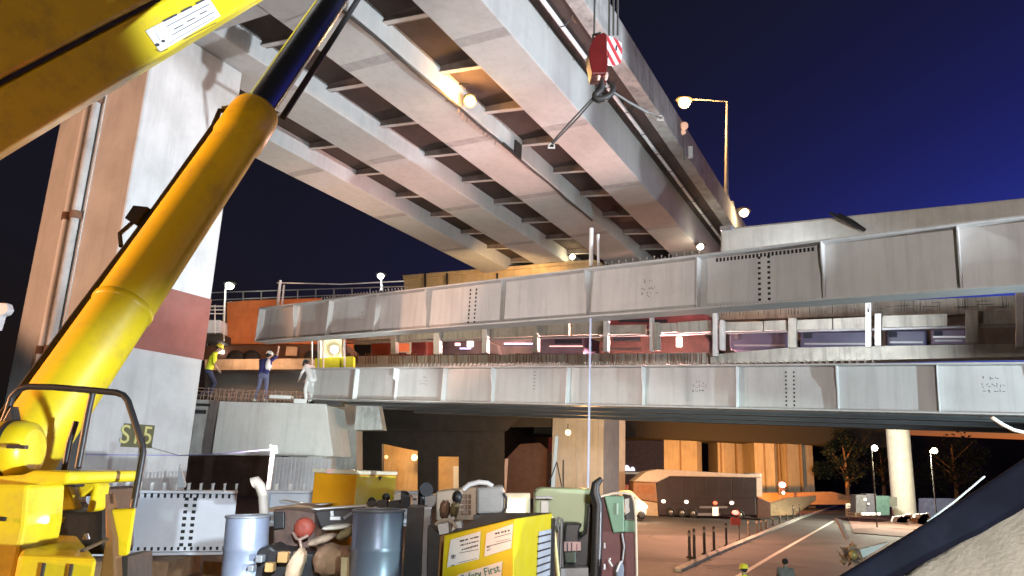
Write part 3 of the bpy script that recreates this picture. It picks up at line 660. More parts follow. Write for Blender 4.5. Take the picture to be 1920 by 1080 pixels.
m = MB(); ul(m, [(755, 516), (1113, 486), (1113, 492), (755, 523)], VB - .1, .7); m.build('coping', OC, via, world=True, bevel=.02)
for x in (795, 836, 930, 1020):
    m = MB(); ul(m, [(x, 512), (x + 3, 512), (x + 3, 545), (x, 545)], VB - .16, .05); m.build('joint_strip', DARKM, via, world=True)
wb = thing('box_beam', 'white concrete bridge beam with a lifting sling behind the hoisted girder', 'beam', UG.P(UG.hit(1640, 420, 6.0)[0], 6.0, 8))
m = MB(); ul(m, [(1350, 428), (1930, 369), (1930, 470), (1350, 510)], 6.0, 1.4); m.build('beam', mat('white_concrete', (.60, .59, .55), .85, var=.10, streak=.35), wb, world=True, bevel=.06)
m = MB(); ul(m, [(1350, 424), (1372, 422), (1372, 430), (1350, 432)], 5.9, 1.5); m.build('end_lug', GREYP, wb, world=True)
m = MB()
P0 = [UG.P(*(lambda h: (h[0], 5.85, h[1]))(UG.hit(x, y, 5.85))) for x, y in ((1573, 402), (1595, 413), (1622, 432))]
m.tube(P0, .045, 8); m.tube([p + Vector((-.22, 0, .03)) for p in P0[:2]] + [P0[2]], .04, 8); m.build('sling', BLACK, wb, world=True, kind='stuff')
# rope posts on the hoisted girder
for i, (x, y0, y1) in enumerate(((520, 527, 576), (1108, 428, 496))):
    t, z = UG.hit(x, y1, 0); t2, z2 = UG.hit(x, y0, 0)
    m = MB(); m.tube([UG.P(t, 0, z - .05), UG.P(t, 0, z2)], .045, 8); m.tube([UG.P(t + .16, .05, z - .05), UG.P(t + .14, .05, z2 - .15)], .03, 8)
    o = m.build('safety_post', WHITEP); o['kind'] = 'stuff'; del o['kind']; tag(o, ['white safety post at the left tip of the hoisted girder', 'white safety post standing mid way on the hoisted girder'][i], 'post')
m = MB(); a = UG.hit(520, 530, 0); b = UG.hit(640, 533, 0); c = UG.hit(757, 527, 0)
m.tube([UG.P(a[0], 0, a[1]), UG.P(b[0], 0, b[1]), UG.P(c[0], 0, c[1])], .016, 6); tag(m.build('safety_rope', WHITEP), 'white safety rope slung from the left post above the hoisted girder', 'rope')
# tag line hanging from the hoisted girder to the ground
t, z = UG.hit(1112, 592, 0); p = UG.P(t, -.1, z)
m = MB(); m.tube([p, p + Vector((0.0, 0, -3)), (p.x - .02, p.y, 0.0)], .022, 6); tag(m.build('tag_line', mat('blue_white_rope', (.55, .6, .8), .6)), 'pale blue tag line hanging straight down from the hoisted girder', 'rope')
# ================================================================== road under the span
def gz(x, y, z=0.0): return atz(x, y, z)
ra = [gz(1195, 1200), gz(1195, 965), gz(1440, 950), gz(1600, 940), gz(1600, 985), gz(1555, 1010), gz(1560, 1200)]
o = sheet('road', [(-14, 20), (40, 20), (60, 160), (-14, 160)], ASPH, 0.0)
# kerb with the bollard line, and the edge line
def strip(name, pts, wdt, z, m, hgt=0.0, kind='structure'):
    P = [gz(x, y) for x, y in pts]; b = MB()
    for i in range(len(P) - 1):
        d = (P[i+1] - P[i]); nn = Vector((-d.y, d.x, 0)).normalized() * wdt / 2
        q = [P[i] - nn, P[i+1] - nn, P[i+1] + nn, P[i] + nn]
        q = [Vector((p.x, p.y, z)) for p in q]
        if hgt: b.prism(q, (0, 0, hgt))
        else: b.add(q, [(0, 1, 2, 3)])
    o = b.build(name, m); o['kind'] = kind; return o
strip('lane_line', [(1335, 1110), (1452, 1040), (1563, 977)], .22, .008, ROADP)
strip('kerb', [(1270, 1072), (1330, 1044), (1420, 1006), (1500, 972), (1570, 948)], .35, 0.0, CONC2, .12)
rn = random.Random(11)
PATCH = mat('road_patch', (.05, .046, .043), .85, var=.3, scale=2)
for k, (x, y, a_, l_, w_) in enumerate(((1240, 1000, .2, 3.2, 1.4), (1330, 978, -.1, 2.2, 1.6), (1420, 1062, .5, 2.4, 1.0), (1260, 1050, .1, 1.8, .8), (1520, 1020, .6, 3.0, .7))):
    p = gz(x, y); u = Vector((math.cos(a_), math.sin(a_), 0)); v = Vector((-u.y, u.x, 0)); b = MB()
    q = [p + u * l_ * s1 * rn.uniform(.85, 1.1) + v * w_ * s2 * rn.uniform(.85, 1.1) for s1, s2 in ((-1, -1), (1, -1), (1, 1), (-1, 1))]
    b.add([(t_.x, t_.y, .004) for t_ in q], [(0, 1, 2, 3)]); b.build('road_patch', PATCH)['kind'] = 'structure'
for k in range(7):
    p = gz(rn.uniform(1220, 1540), rn.uniform(985, 1070)); a_ = rn.uniform(-.5, 2); b = MB(); pts = []
    for j in range(9): pts.append(p.copy()); a_ += rn.uniform(-.5, .5); p = p + Vector((math.cos(a_), math.sin(a_), 0)) * rn.uniform(.3, .7)
    for p0_, p1_ in zip(pts, pts[1:]):
        d_ = (p1_ - p0_).normalized(); n_ = Vector((-d_.y, d_.x, 0)) * .03; b.add([(t_.x, t_.y, .0065) for t_ in (p0_ - n_, p1_ - n_, p1_ + n_, p0_ + n_)], [(0, 1, 2, 3)])
    b.build('road_crack', HOLE)['kind'] = 'structure'
wd = sheet('pavement', [(gz(1600, 1000).x, gz(1600, 1000).y), (60, 34), (70, 90), (gz(1580, 945).x, gz(1580, 945).y)], mat('reddish_paving', (0.16, 0.09, 0.075), .9, var=.3, scale=.5), 0.06)
# bollards
DBOL = mat('bollard_rubber', (.06, .045, .035), .7, var=.2)
bolx = [(1293, 1046, 1000), (1302, 1048, 997), (1321, 1040, 993), (1339, 1034, 992), (1362, 1024, 985), (1404, 1006, 978), (1420, 1000, 978), (1428, 995, 977), (1437, 991, 976), (1450, 985, 972), (1463, 980, 968), (1476, 975, 964), (1488, 972, 950), (1500, 968, 948)]
BNAME = ['nearest of the row, left of the close pair', 'tallest, right of the close pair', 'third counting from the near end', 'fourth counting from the near end', 'fifth, leaning alone before the red lamp post', 'first beyond the red lamp post', 'second beyond the red lamp post', 'third beyond the red lamp post', 'fourth beyond the red lamp post', 'fifth beyond the red lamp post', 'sixth beyond the red lamp post', 'third counting from the far end', 'second counting from the far end', 'farthest, by the orange retaining wall']
for i, (x, yb, yt) in enumerate(bolx):
    p = gz(x, yb); h_ = (yb - yt) * (p.y / FPX) * 1.02
    t = thing('bollard', 'dark flexible bollard along the kerb, ' + BNAME[i], 'bollard', p, None, 'bollards along the kerb')
    m = MB(); m.lathe((0, 0, 0), (0, 0, 1), [(.16, 0.0), (.16, .05), (.075, .09), (.065, h_ - .03), (.04, h_)], 12); m.build('post', DBOL, t)
    m = MB(); m.lathe((0, 0, h_ * .78), (0, 0, 1), [(.074, 0), (.074, .14)], 12); m.build('reflective_band', mat('dull_band', (.35, .27, .2), .5), t)
p = gz(1386, 1015)
t = thing('warning_post', 'thin post carrying a red lamp in front of the lorry rear', 'sign', p)
m = MB(); m.lathe((0, 0, 0), (0, 0, 1), [(.2, 0), (.2, .06), (.05, .1), (.045, 2.0)], 10); m.build('post', DBOL, t)
c = at(1379, 961, p.y - .05); m = MB(); m.ball(c, .22, sc=(1, .5, .6)); m.build('lamp', mat('red_beacon', (1, .2, .15), emit=(1, .08, .06), estr=7), t, world=True)
m = MB(); m.prism([(c.x - .3, c.y, c.z - .75), (c.x + .3, c.y, c.z - .75), (c.x + .3, c.y, c.z - .3), (c.x - .3, c.y, c.z - .3)], (0, .05, 0)); m.build('plate', mat('red_plate', (.45, .06, .04), .5), t, world=True)

# bus
BP = gz(1330, 972); BY = BP.y
bus = thing('covered_lorry', 'long dark sided lorry with a cream domed roof on the road below the girders', 'lorry', (BP.x, BY, 0))
def B(mb, pts, dy, dep, mi=0): mb.prism([at(x, y, BY + dy) for x, y in pts], (0, dep, 0), mi=mi); return mb
BBODY = mat('dark_bus_paint', (.035, .026, .028), .5, var=.3, scale=.6, coat=.2)
m = MB(); B(m, [(1230, 904), (1252, 892), (1417, 894), (1420, 968), (1234, 968)], 0, 2.7); m.build('body', BBODY, bus, world=True, bevel=.15)
m = MB(); B(m, [(1188, 903), (1212, 884), (1232, 880), (1265, 881), (1330, 885), (1400, 889), (1428, 887), (1428, 896), (1256, 893), (1231, 905)], -.12, 2.9); m.build('roof', mat('cream_roof', (.66, .60, .52), .6, var=.1), bus, world=True, bevel=.1)
m = MB(); B(m, [(1188, 904), (1230, 905), (1233, 942), (1187, 934)], -.05, 2.6); m.build('front_panel', mat('tan_bus_panel', (.36, .2, .11), .6), bus, world=True, bevel=.06)
m = MB(); B(m, [(1186, 935), (1234, 943), (1235, 968), (1192, 966)], .1, 2.3); m.build('front_bumper', mat('cream_front', (.6, .52, .36), .5), bus, world=True, bevel=.05)
m = MB(); B(m, [(1194, 951), (1203, 951), (1203, 970), (1194, 970)], .0, .15); m.build('step', DARKM, bus, world=True)
m = MB(); B(m, [(1418, 888), (1429, 888), (1429, 931), (1419, 931)], -.02, 2.7); m.build('rear_pillar', mat('cream_roof', (.66, .60, .52)), bus, world=True)
m = MB(); B(m, [(1420, 931), (1445, 942), (1446, 972), (1420, 972)], .1, 2.4); m.build('rear_body', mat('bus_rear', (.12, .07, .055), .5), bus, world=True, bevel=.06)
for (x, y, mm) in ((1244, 940, WHL), (1287, 941, WHL), (1341, 943, REDL), (1372, 943, WHL)):
    m = MB(); c = at(x, y, BY - .08); m.ball(c, .2, sc=(1, .4, .8)); m.build('side_lamp', mat('cream_lamp', (1, .9, .8), emit=(1, .8, .62), estr=2.2) if mm is WHL else mm, bus, world=True)
for (x, y) in ((1258, 961), (1279, 962), (1300, 963), (1388, 965)):
    m = MB(); c = at(x, y, BY - .12); r_ = .42; m.lathe((c.x, c.y, max(r_, .42)), (0, 1, 0), [(.2, 0.06), (.2, 0), (.42, 0), (.42, .3)], 20); w_ = m.build('wheel', RUB, bus, world=True)
    m = MB(); m.lathe((c.x, c.y - .01, .42), (0, 1, 0), [(.05, -.02), (.2, .02), (.2, .07)], 14); m.build('rim', mat('dull_rim', (.42, .4, .36), .4, metal=.5), w_, world=True)
m = MB(); B(m, [(1312, 949), (1364, 949), (1364, 953), (1312, 953)], -.03, .05); m.build('side_moulding', GREYP, bus, world=True)
m = MB(); B(m, [(1306, 962), (1350, 962), (1350, 967), (1306, 967)], -.03, .05); m.build('side_skirt', GREYP, bus, world=True)
m = MB(); B(m, [(1336, 951), (1347, 951), (1347, 967), (1336, 967)], -.06, .05); m.build('lit_panel', mat('cream_panel_glow', (.9, .85, .7), emit=(1, .9, .7), estr=.8), bus, world=True)
for k in range(7):
    xa = 1256 + k * 23.5; m = MB(); B(m, [(xa, 897), (xa + 22, 897), (xa + 22, 934), (xa, 934)], -.02, .05); m.build('side_sheet', BBODY, bus, world=True, bevel=.03)
m = MB(); B(m, [(1196, 909), (1226, 910), (1227, 926), (1195, 924)], -.07, .03); m.build('window', mat('amber_window', (.4, .2, .1), .2), bus, world=True)
# bright lit car ahead of bus (left) and traffic lamp
cr = thing('car', 'cream car glaring with headlights beside the lorry front', 'car', gz(1190, 975))
cy = gz(1190, 972).y - 4
m = MB(); m.prism([at(x, y, cy) for x, y in ((1152, 938), (1165, 922), (1184, 920), (1200, 936), (1212, 944), (1212, 966), (1152, 966))], (0, 1.8, 0)); m.build('body', mat('cream_car_paint', (.62, .55, .42), .4), cr, world=True, bevel=.1)
m = MB(); m.prism([at(x, y, cy - .03) for x, y in ((1162, 936), (1170, 925), (1182, 924), (1192, 936))], (0, .05, 0)); m.build('window', GLASS, cr, world=True)
for x in (1166, 1203):
    m = MB(); c = at(x, 966, cy - .04); m.lathe((c.x, c.y, c.z), (0, 1, 0), [(.12, 0), (.33, 0), (.33, .2)], 16); m.build('wheel', RUB, cr, world=True)
m = MB(); m.ball(at(1211, 950, cy - .05), .12); m.build('headlight', WHL, cr, world=True)
light('headlight_glow', 'POINT', at(1215, 948, cy - .6), None, 120, (1, .9, .7), shadow_soft_size=.1)
rl = thing('traffic_light', 'glowing red traffic light beside the orange piers', 'traffic light', gz(1466, 958))
yy = gz(1466, 958).y
m = MB(); c0 = at(1467, 912, yy); m.tube([(c0.x, yy + .3, 0), (c0.x, yy + .3, c0.z)], .08, 8); m.build('post', DARKM, rl, world=True)
m = MB(); m.box((c0.x - .4, yy + .1, c0.z - 1.0), (c0.x + .4, yy + .5, c0.z + .6)); m.build('head', BLACK, rl, world=True, bevel=.05)
m = MB(); m.ball(at(1467, 909, yy), .42, sc=(1, .5, .8)); m.build('lamp', mat('red_signal', (1, .3, .3), emit=(1, .16, .13), estr=16), rl, world=True)
m = MB(); m.ball(at(1469, 924, yy), .2, sc=(1, .5, 1)); m.build('lamp', mat('pale_signal', (1, .7, .6), emit=(1, .6, .5), estr=3), rl, world=True)
light('red_signal_light', 'POINT', at(1466, 908, yy - 1.2), None, 700, (1, .12, .10), shadow_soft_size=.3)

# retaining wall of the rising side road
rw = thing('retaining_wall', 'low orange lit retaining wall of the rising side road behind the lorry', 'wall', gz(1510, 958))
PW = [gz(1428, 972), gz(1500, 968), gz(1585, 945)]
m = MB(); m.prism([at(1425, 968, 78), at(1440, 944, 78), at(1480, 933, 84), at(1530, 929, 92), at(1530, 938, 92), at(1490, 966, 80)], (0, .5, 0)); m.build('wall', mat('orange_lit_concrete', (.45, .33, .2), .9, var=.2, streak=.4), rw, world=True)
m = MB(); m.prism([at(x, y, 95) for x, y in ((1380, 925), (1560, 922), (1598, 931), (1598, 946), (1380, 946))], (0, .6, 0)); m.build('far_wall', mat('brown_wall', (.2, .12, .08), .9), rw, world=True)
# orange lit piers of the far viaduct
FPIER = mat('far_pier_concrete', (.45, .41, .36), .9, var=.12, scale=.5, streak=.5)
for i, (x0, x1, xs, y1, Y, lab) in enumerate(((1245, 1307, 1320, 905, 106, 'pale orange far pier standing just above the lorry roof middle'), (1346, 1358, 1408, 905, 108, 'far orange pier between the two dark gaps behind the lorry'), (1415, 1452, 1472, 925, 104, 'narrow far orange pier left of the widest one'), (1472, 1476, 1531, 924, 103, 'widest far orange pier, rightmost of the row behind the lorry'), (1131, 1133, 1176, 900, 70, 'saturated orange pier face just left of the lit building'))):
    t = thing('bridge_pier', lab, 'pier', gz((x0 + xs) / 2, 935), None, 'far piers lit orange')
    a, b, c = at(x0, 860, Y), at(x1, 860, Y), at(xs, 860, Y + 1.0)
    zt = at(x0, 780, Y).z
    m = MB(); m.prism([(a.x, Y, -.1), (b.x, Y, -.1), (c.x, Y + 2.2, -.1), (c.x, Y + 5, -.1), (a.x, Y + 5, -.1)], (0, 0, zt + 3)); m.build('shaft', FPIER, t, world=True)
    m = MB()
    for xx in ((x0 + x1) / 2, (x1 + xs) / 2 if xs - x1 > 15 else None):
        if xx: q = at(xx, 860, Y); m.box((q.x - .12, Y - .06 if xx < x1 else Y + .2, 0), (q.x + .12, Y + .6, zt + 2))
    m.build('groove', mat('groove_brown', (.25, .18, .12), .9), t, world=True, kind='stuff')
fv = thing('far_viaduct', 'dark far viaduct deck spanning the orange piers', 'bridge', at(1350, 780, 104))
a, b = at(1000, 800, 104), at(1640, 800, 104)
m = MB(); m.box((a.x, 101, a.z - 1.0), (b.x, 113, a.z + 2.5)); m.build('deck', mat('black_far_deck', (.025, .024, .024), .9), fv, world=True)
# brown hexagon-headed plate and lamp by the far pier
hx = thing('concrete_block', 'brown wall with chamfered corners left of the lit pier', 'wall', at(990, 935, 38))
m = MB(); m.prism([at(x, y, 38) for x, y in ((943, 925), (949, 860), (975, 833), (1012, 830), (1036, 850), (1036, 935), (943, 935))], (0, 1.5, 0)); m.build('wall', mat('brown_block', (.11, .055, .04), .9, var=.2), hx, world=True)
m = MB(); m.prism([at(x, y, 37.9) for x, y in ((943, 925), (947, 860), (953, 860), (949, 925))], (0, .2, 0)); m.build('edge_strip', mat('pink_edge', (.6, .45, .4), .8), hx, world=True)
fp2 = thing('scaffold_pole', 'pale leaning prop with braces standing before the brown lit pier', 'prop', at(1038, 920, 24))
m = MB(); m.prism([at(x, y, 24) for x, y in ((1033, 916), (1041, 818), (1047, 818), (1040, 916))], (0, .1, 0)); m.build('pole', WHITEP, fp2, world=True)
m = MB(); m.tube([at(1044, 866, 24), at(1030, 905, 24)], .02, 5); m.tube([at(1044, 866, 24), at(1053, 912, 24)], .02, 5); m.tube([at(1056, 862, 24), at(1056, 915, 24)], .025, 5); m.build('brace', DARKM, fp2, world=True, kind='stuff')
hl = thing('site_lamp', 'heart shaped warm lamp glow hung on the brown lit pier', 'lamp', at(1065, 810, 29.4))
m = MB(); m.ball(at(1065, 811, 29.4), .11, sc=(1, .6, 1)); m.build('bulb', mat('warm_bulb', (1, .8, .5), emit=(1, .74, .36), estr=3.5), hl, world=True)
m = MB(); m.tube([at(1065, 806, 29.45), at(1065, 795, 29.8)], .02, 5); m.build('bracket', DARKM, hl, world=True)
light('site_lamp_light', 'POINT', at(1098, 850, 30.0), None, 1000, (1, .52, .17), shadow_soft_size=.1)

# lit office building far behind with a grid of panes
ob = thing('office_building', 'far office building with a lit grid of window panes', 'building', gz(1190, 912))
Y = 160
a, b = at(1140, 790, Y), at(1345, 790, Y)
m = MB(); m.box((a.x, Y, 0), (b.x, Y + 15, a.z + 8)); m.build('wall', mat('dark_office_wall', (.05, .04, .045), .8), ob, world=True)
WIN = mat('lit_window', (.8, .8, .85), emit=(.82, .84, 1.0), estr=.75)
WIN2 = mat('dim_window', (.4, .4, .45), emit=(.6, .6, .75), estr=.3)
for r_ in range(3):
    for c_ in range(8):
        x0 = 1157 + c_ * 11; y0 = 790 + r_ * 12
        if r_ == 2 and c_ < 3: continue
        m = MB(); m.prism([at(x, y, Y - .05) for x, y in rect(x0, y0, x0 + 8.6, y0 + 9.5)], (0, .04, 0)); m.build('window', WIN if (r_ + c_) % 4 else WIN2, ob, world=True)
for (x, y) in ((1314, 800), (1340, 800), (1336, 872), (1348, 872)):
    m = MB(); m.prism([at(xx, yy_, Y - .05) for xx, yy_ in rect(x, y, x + 5, y + 6)], (0, .04, 0)); m.build('window', WIN2, ob, world=True)
sh = thing('shop', 'dark roadside shop with a lit arched sign and red awning left of the lorry', 'shop', gz(1185, 930))
Y = 92
m = MB(); m.prism([at(x, y, Y) for x, y in rect(1150, 826, 1245, 940)], (0, 6, 0)); m.build('wall', mat('dark_shop_wall', (.06, .035, .04), .85, var=.3), sh, world=True)
m = MB(); m.prism([at(x, y, Y - .6) for x, y in rect(1150, 885, 1200, 889)], (0, .6, 0)); m.build('canopy', WHITEP, sh, world=True)
m = MB()
for (x, r_) in ((1175, 7), (1186, 5)):
    m.prism([at(x + r_ * math.cos(a), 883 - 2 * r_ * math.sin(a) * .8, Y - .3) for a in np.linspace(0, math.pi, 9)], (0, .1, 0))
m.build('arched_window', WIN, sh, world=True, kind='stuff')
m = MB(); m.prism([at(x, y, Y - .8) for x, y in ((1156, 908), (1190, 910), (1190, 922), (1156, 918))], (0, .8, 0)); m.build('awning', mat('red_awning', (.5, .12, .08), .6, emit=(1, .25, .15), estr=.12), sh, world=True)  # faint glow added to the awning cloth

# column lit from both sides and its lamps, lower right
cl = thing('bridge_column', 'slim concrete column lit white on one side and yellow on the other', 'column', gz(1705, 980))
Y = gz(1705, 980).y
a, b = at(1686, 975, Y), at(1731, 975, Y); zt = at(1700, 790, Y).z
m = MB(); m.lathe(((a.x + b.x) / 2, Y + 1.2, -.1), (0, 0, 1), [(1.15, 0), (1.15, zt + 2)], 12); m.build('shaft', PIERC, cl, world=True)
m = MB(); m.box((a.x - 1.5, Y - .2, zt + 1.9), (b.x + 1.5, Y + 3, zt + 3.2)); m.build('crosshead', CONC2, cl, world=True)
cx_, cyy = (a.x + b.x) / 2, Y
for (x, y, col_, nm, em, off) in ((1640, 840, (1, .98, .9), 'white starry lamp left of the slim lit column', (1, .98, .85), 0), (1752, 845, (1, .92, .6), 'yellowish starry lamp right of the slim lit column', (1, .9, .55), 0)):
    yy = 66
    t = thing('street_lamp', nm, 'street lamp', gz(x, 905 + 4 * FPX / yy))
    c = at(x, y, yy)
    m = MB(); m.ball(c, .26); m.build('bulb', mat('lamp_' + ('white' if x < 1700 else 'yellow'), (1, 1, 1), emit=em, estr=7), t, world=True)
    m = MB(); m.tube([(c.x, yy + .6, 0), (c.x, yy + .6, c.z), (c.x, yy, c.z + .25)], .06, 6); m.build('pole', DARKM, t, world=True)
    light('street_lamp_light', 'POINT', (c.x + (0.8 if x < 1700 else -.6), yy + 1.6, c.z - .4), None, 5500, em, shadow_soft_size=.2)
# sign board, fence bits and huts at the roadside
sb = thing('notice_board', 'small white notice board at the end of the road', 'sign', gz(1601, 972))
Y = gz(1601, 975).y
m = MB(); m.prism([at(x, y, Y) for x, y in rect(1586, 944, 1616, 969)], (0, .1, 0)); m.build('board', mat('notice_cream', (.75, .66, .5), .6, var=.05), sb, world=True)
m = MB()
for k, (xa, xb) in enumerate(((1590, 1612), (1590, 1606), (1590, 1612), (1590, 1603))):
    m.prism([at(x, y, Y - .02) for x, y in rect(xa, 948 + k * 5, xb, 949.6 + k * 5)], (0, .01, 0))
m.build('print', INK, sb, world=True, kind='stuff')
for x in (1591, 1611):
    m = MB(); c = at(x, 968, Y + .05); m.tube([(c.x, Y + .05, 0), (c.x, Y + .05, c.z)], .05, 6); m.build('leg', GREYP, sb, world=True)
bl = thing('site_hoarding', 'low dark hoarding with green and grey boards by the slim column', 'hoarding', gz(1650, 972))
Y = 74
for i, (x0, y0, x1, y1, cc) in enumerate(((1605, 928, 1624, 962, (.07, .07, .08)), (1624, 926, 1643, 965, (.05, .05, .07)), (1643, 930, 1668, 966, (.04, .09, .085)), (1668, 932, 1682, 950, (.08, .085, .08)), (1735, 935, 1790, 972, (.05, .06, .12)))):
    m = MB(); m.prism([at(x, y, Y + .2 * i) for x, y in rect(x0, y0, x1, y1)], (0, 1.2, 0)); m.build('board', mat('hoarding_%d' % i, cc, .7, var=.3), bl, world=True)
m = MB(); m.prism([at(x, y, Y - .3) for x, y in rect(1616, 961, 1651, 966)], (0, .2, 0)); m.build('rail', WHITEP, bl, world=True)
for (x, y, s_) in ((1620, 934, 5), (1627, 943, 3)):
    m = MB(); m.prism([at(xx, yy_, Y - .05) for xx, yy_ in rect(x, y, x + s_, y + s_)], (0, .04, 0)); m.build('notice', WHITEP, bl, world=True)
db = thing('debris_heap', 'heap of broken concrete and a tilted board at the foot of the slim column', 'debris', gz(1690, 985))
m = MB()
for k in range(14):
    c = at(1672 + random.uniform(0, 70), 978 - random.uniform(0, 12), 66); s_ = random.uniform(.2, .6)
    m.prism([c + Vector((-s_, 0, -s_ * .4)), c + Vector((s_, 0, -s_ * .5)), c + Vector((s_ * .6, 0, s_ * .5)), c + Vector((-s_ * .7, 0, s_ * .3))], (0.1, .5, 0))
m.build('rubble', CONC2, db, world=True, kind='stuff')
m = MB(); m.prism([at(x, y, 65) for x, y in ((1709, 972), (1720, 969), (1721, 980), (1712, 982))], (0, .1, 0)); m.build('board', WOOD, db, world=True)
# glowing far curved hose and cable near the right edge
for (pts, Y, r_, lab) in (([(1860, 783), (1880, 796), (1900, 806), (1925, 812)], 9.0, .022, 'pale hose arching at the right edge under the lower girder'), ([(1738, 979), (1760, 962), (1790, 940), (1820, 915), (1846, 893)], 12.0, .016, 'pale curved rod rising beside the dark band at right')):
    m = MB(); m.tube([at(x, y, Y) for x, y in pts], r_, 8); tag(m.build('hose', WHITEP), lab, 'hose')
# trees and the dark town behind
LEAF = mat('dark_leaf', (.016, .024, .014), .8, var=.5, scale=1.5, bump=0)
def tree(x, Y, wpx, ytop, ybot, lab):
    c = at(x, ytop, Y); base = Vector((c.x, Y, 0)); t = thing('tree', lab, 'tree', base, None, None)
    Rw = wpx * Y / FPX / 2; H = c.z
    m = MB(); m.tube([(0, 0, 0), (.15, 0, H * .35), (0, .1, H * .75)], [.35, .25, .1], 8)
    for k in range(6):
        a = k * 1.05; m.tube([(.1, 0, H * (.3 + .06 * k)), (math.cos(a) * Rw * .6, math.sin(a) * Rw * .6, H * (.5 + .07 * k))], [.12, .04], 6)
    m.build('trunk', WOOD, t)
    m = MB(); rn = random.Random(int(x)); blobs = [(rn.gauss(0, .45) * Rw, rn.gauss(0, .4) * Rw, H * rn.uniform(.35, .92), Rw * rn.uniform(.25, .5)) for _ in range(16)]
    for _ in range(2600):
        bx_, by_, bz_, br = rn.choice(blobs); v = Vector((rn.gauss(0, 1), rn.gauss(0, 1), rn.gauss(0, .8))).normalized() * br * rn.uniform(.4, 1.05)
        p = Vector((bx_, by_, bz_)) + v; s_ = rn.uniform(.14, .34)
        u = Vector((rn.gauss(0, 1), rn.gauss(0, 1), rn.gauss(0, 1))).normalized() * s_; w = u.orthogonal().normalized() * s_ * .6
        m.add([p - u, p + w, p + u, p - w], [(0, 1, 2, 3)])
    m.build('crown', LEAF, t); return t
tree(1580, 100, 90, 800, 940, 'dark tree just right of the widest orange pier')
tree(1648, 112, 110, 815, 940, 'dark tree behind the starry white lamp')
tree(1780, 108, 150, 800, 940, 'dark tree behind the yellowish lamp right of the slim column')
tb = thing('town_block', 'unlit dark building far behind the lower span', 'building', gz(860, 900))
a, b = at(560, 780, 120), at(1030, 780, 120)
m = MB(); m.box((a.x, 120, 0), (b.x, 130, a.z)); m.build('wall', mat('night_wall', (.03, .026, .025), .9, var=.3), tb, world=True)
tb = thing('town_block', 'unlit bluish building beyond the trees at right', 'building', gz(1800, 920))
a, b = at(1560, 810, 170), at(2400, 810, 170)
m = MB(); m.box((a.x, 170, 0), (b.x, 185, a.z)); m.build('wall', mat('night_wall_blue', (.045, .045, .08), .9, var=.3), tb, world=True)
light('sodium_far_piers', 'SPOT', at(1400, 940, 86), at(1400, 850, 106), 25000, (1, .38, .06), spot_size=R(110), spot_blend=.6, shadow_soft_size=.3)
light('sodium_far_left', 'POINT', at(1160, 840, 62), None, 2600, SODIUM, shadow_soft_size=.3)
light('sodium_road', 'POINT', at(1290, 800, 50), None, 8200, (1, .46, .28), shadow_soft_size=.4)
light('hut_light', 'POINT', at(770, 838, 37), None, 420, (1, .6, .25), shadow_soft_size=.3)
light('orange_lorry_light', 'POINT', at(470, 620, 26), None, 300, (1, .55, .3), shadow_soft_size=.3)
light('ramp_street_light', 'SPOT', UG.P(UG.hit(960, 500, VB - 4)[0], VB - 4, 10.6), UG.P(UG.hit(930, 510, VB)[0], VB, 9.4), 1150, (1, .62, .27), spot_size=R(125), spot_blend=.5, shadow_soft_size=.3)

# ================================================================== street lamps above
def lamp_on_pole(x, y, Y, r_, em, estr, lab, foot, polex=None, power=0, color=None):
    c = at(x, y, Y); px_ = at(polex if polex else x, y, Y)
    foot = V(foot); t = thing('street_lamp', lab, 'street lamp', foot)
    top = Vector((px_.x, px_.y + .12, px_.z + .1)); k = r_ / .4
    m = MB(); m.tube([foot, foot.lerp(top, .5), top], [.12 * k + .02, .09 * k + .015, .06 * k + .01], 10); m.build('pole', GREYP, t, world=True)
    m = MB(); m.lathe(foot, (0, 0, 1), [(.22 * k, 0), (.22 * k, .05), (.14 * k, .3)], 10); m.build('foot', GREYP, t, world=True)
    m = MB(); m.tube([top, (top + c) / 2 + Vector((0, .06, .12)), c + Vector((0, 0.03, r_ * .7))], .045 * k, 8); m.build('arm', GREYP, t, world=True)
    m = MB(); m.ball(c + Vector((0, .02, r_ * .45)), r_ * 1.2, sc=(1.3, .8, .5)); m.build('housing', DARKM, t, world=True)
    m = MB(); m.ball(c, r_, 14); m.build('bulb', mat('lamp_glow_%d' % x, (1, 1, 1), emit=em, estr=estr * .32), t, world=True)
    if power: light('street_lamp_light', 'POINT', c + Vector((0, -.5, -.3)), None, power, color or em, shadow_soft_size=.3)
def on_parapet(x):
    best = min(np.arange(12, 60, .05), key=lambda s: abs((lambda d: 960 + FPX * d.dot(_rt) / d.dot(_fw))(G(s, 5.66, H2 + 1.0) - CAMP) - x))
    return G(best, 5.68, H2 + 1.0)
def on_via(x):
    t, z = UG.hit(x, 560, VB + .6); return UG.P(t, VB + .6, UG.hit(x, 545, VB + .6)[1])
p = on_parapet(1362)
lamp_on_pole(1283, 192, p.y - .2, .26, (1, .47, .10), 9, 'big orange street lamp on a tall mast against the sky', p, 1365, 1800, SODIUM)
p = on_parapet(1374)
lamp_on_pole(1395, 398, p.y - .2, .21, (1, .70, .38), 8, 'warm street lamp just above the white beam end', p, 1374, 90)
p = on_via(1313); lamp_on_pole(1313, 462, p.y - .2, .14, (1, .90, .70), 14, 'small white lamp touching the hoisted girder top below the flyover', p, None, 30)
p = on_via(1073); lamp_on_pole(1073, 481, p.y - .2, .14, (1, .86, .55), 14, 'small warm lamp on the orange parapet beneath the flyover', p, None, 30)
p = on_via(714); lamp_on_pole(714, 517, p.y - .2, .19, (.95, 1, .95), 14, 'white street lamp above the stud row of the hoisted girder', p, None, 100)
p = at(416, 674, 31.5); lamp_on_pole(431, 535, 31.5, .19, (1, 1, .8), 14, 'white street lamp on a leaning pole above the orange lorry', p, 421, 100)
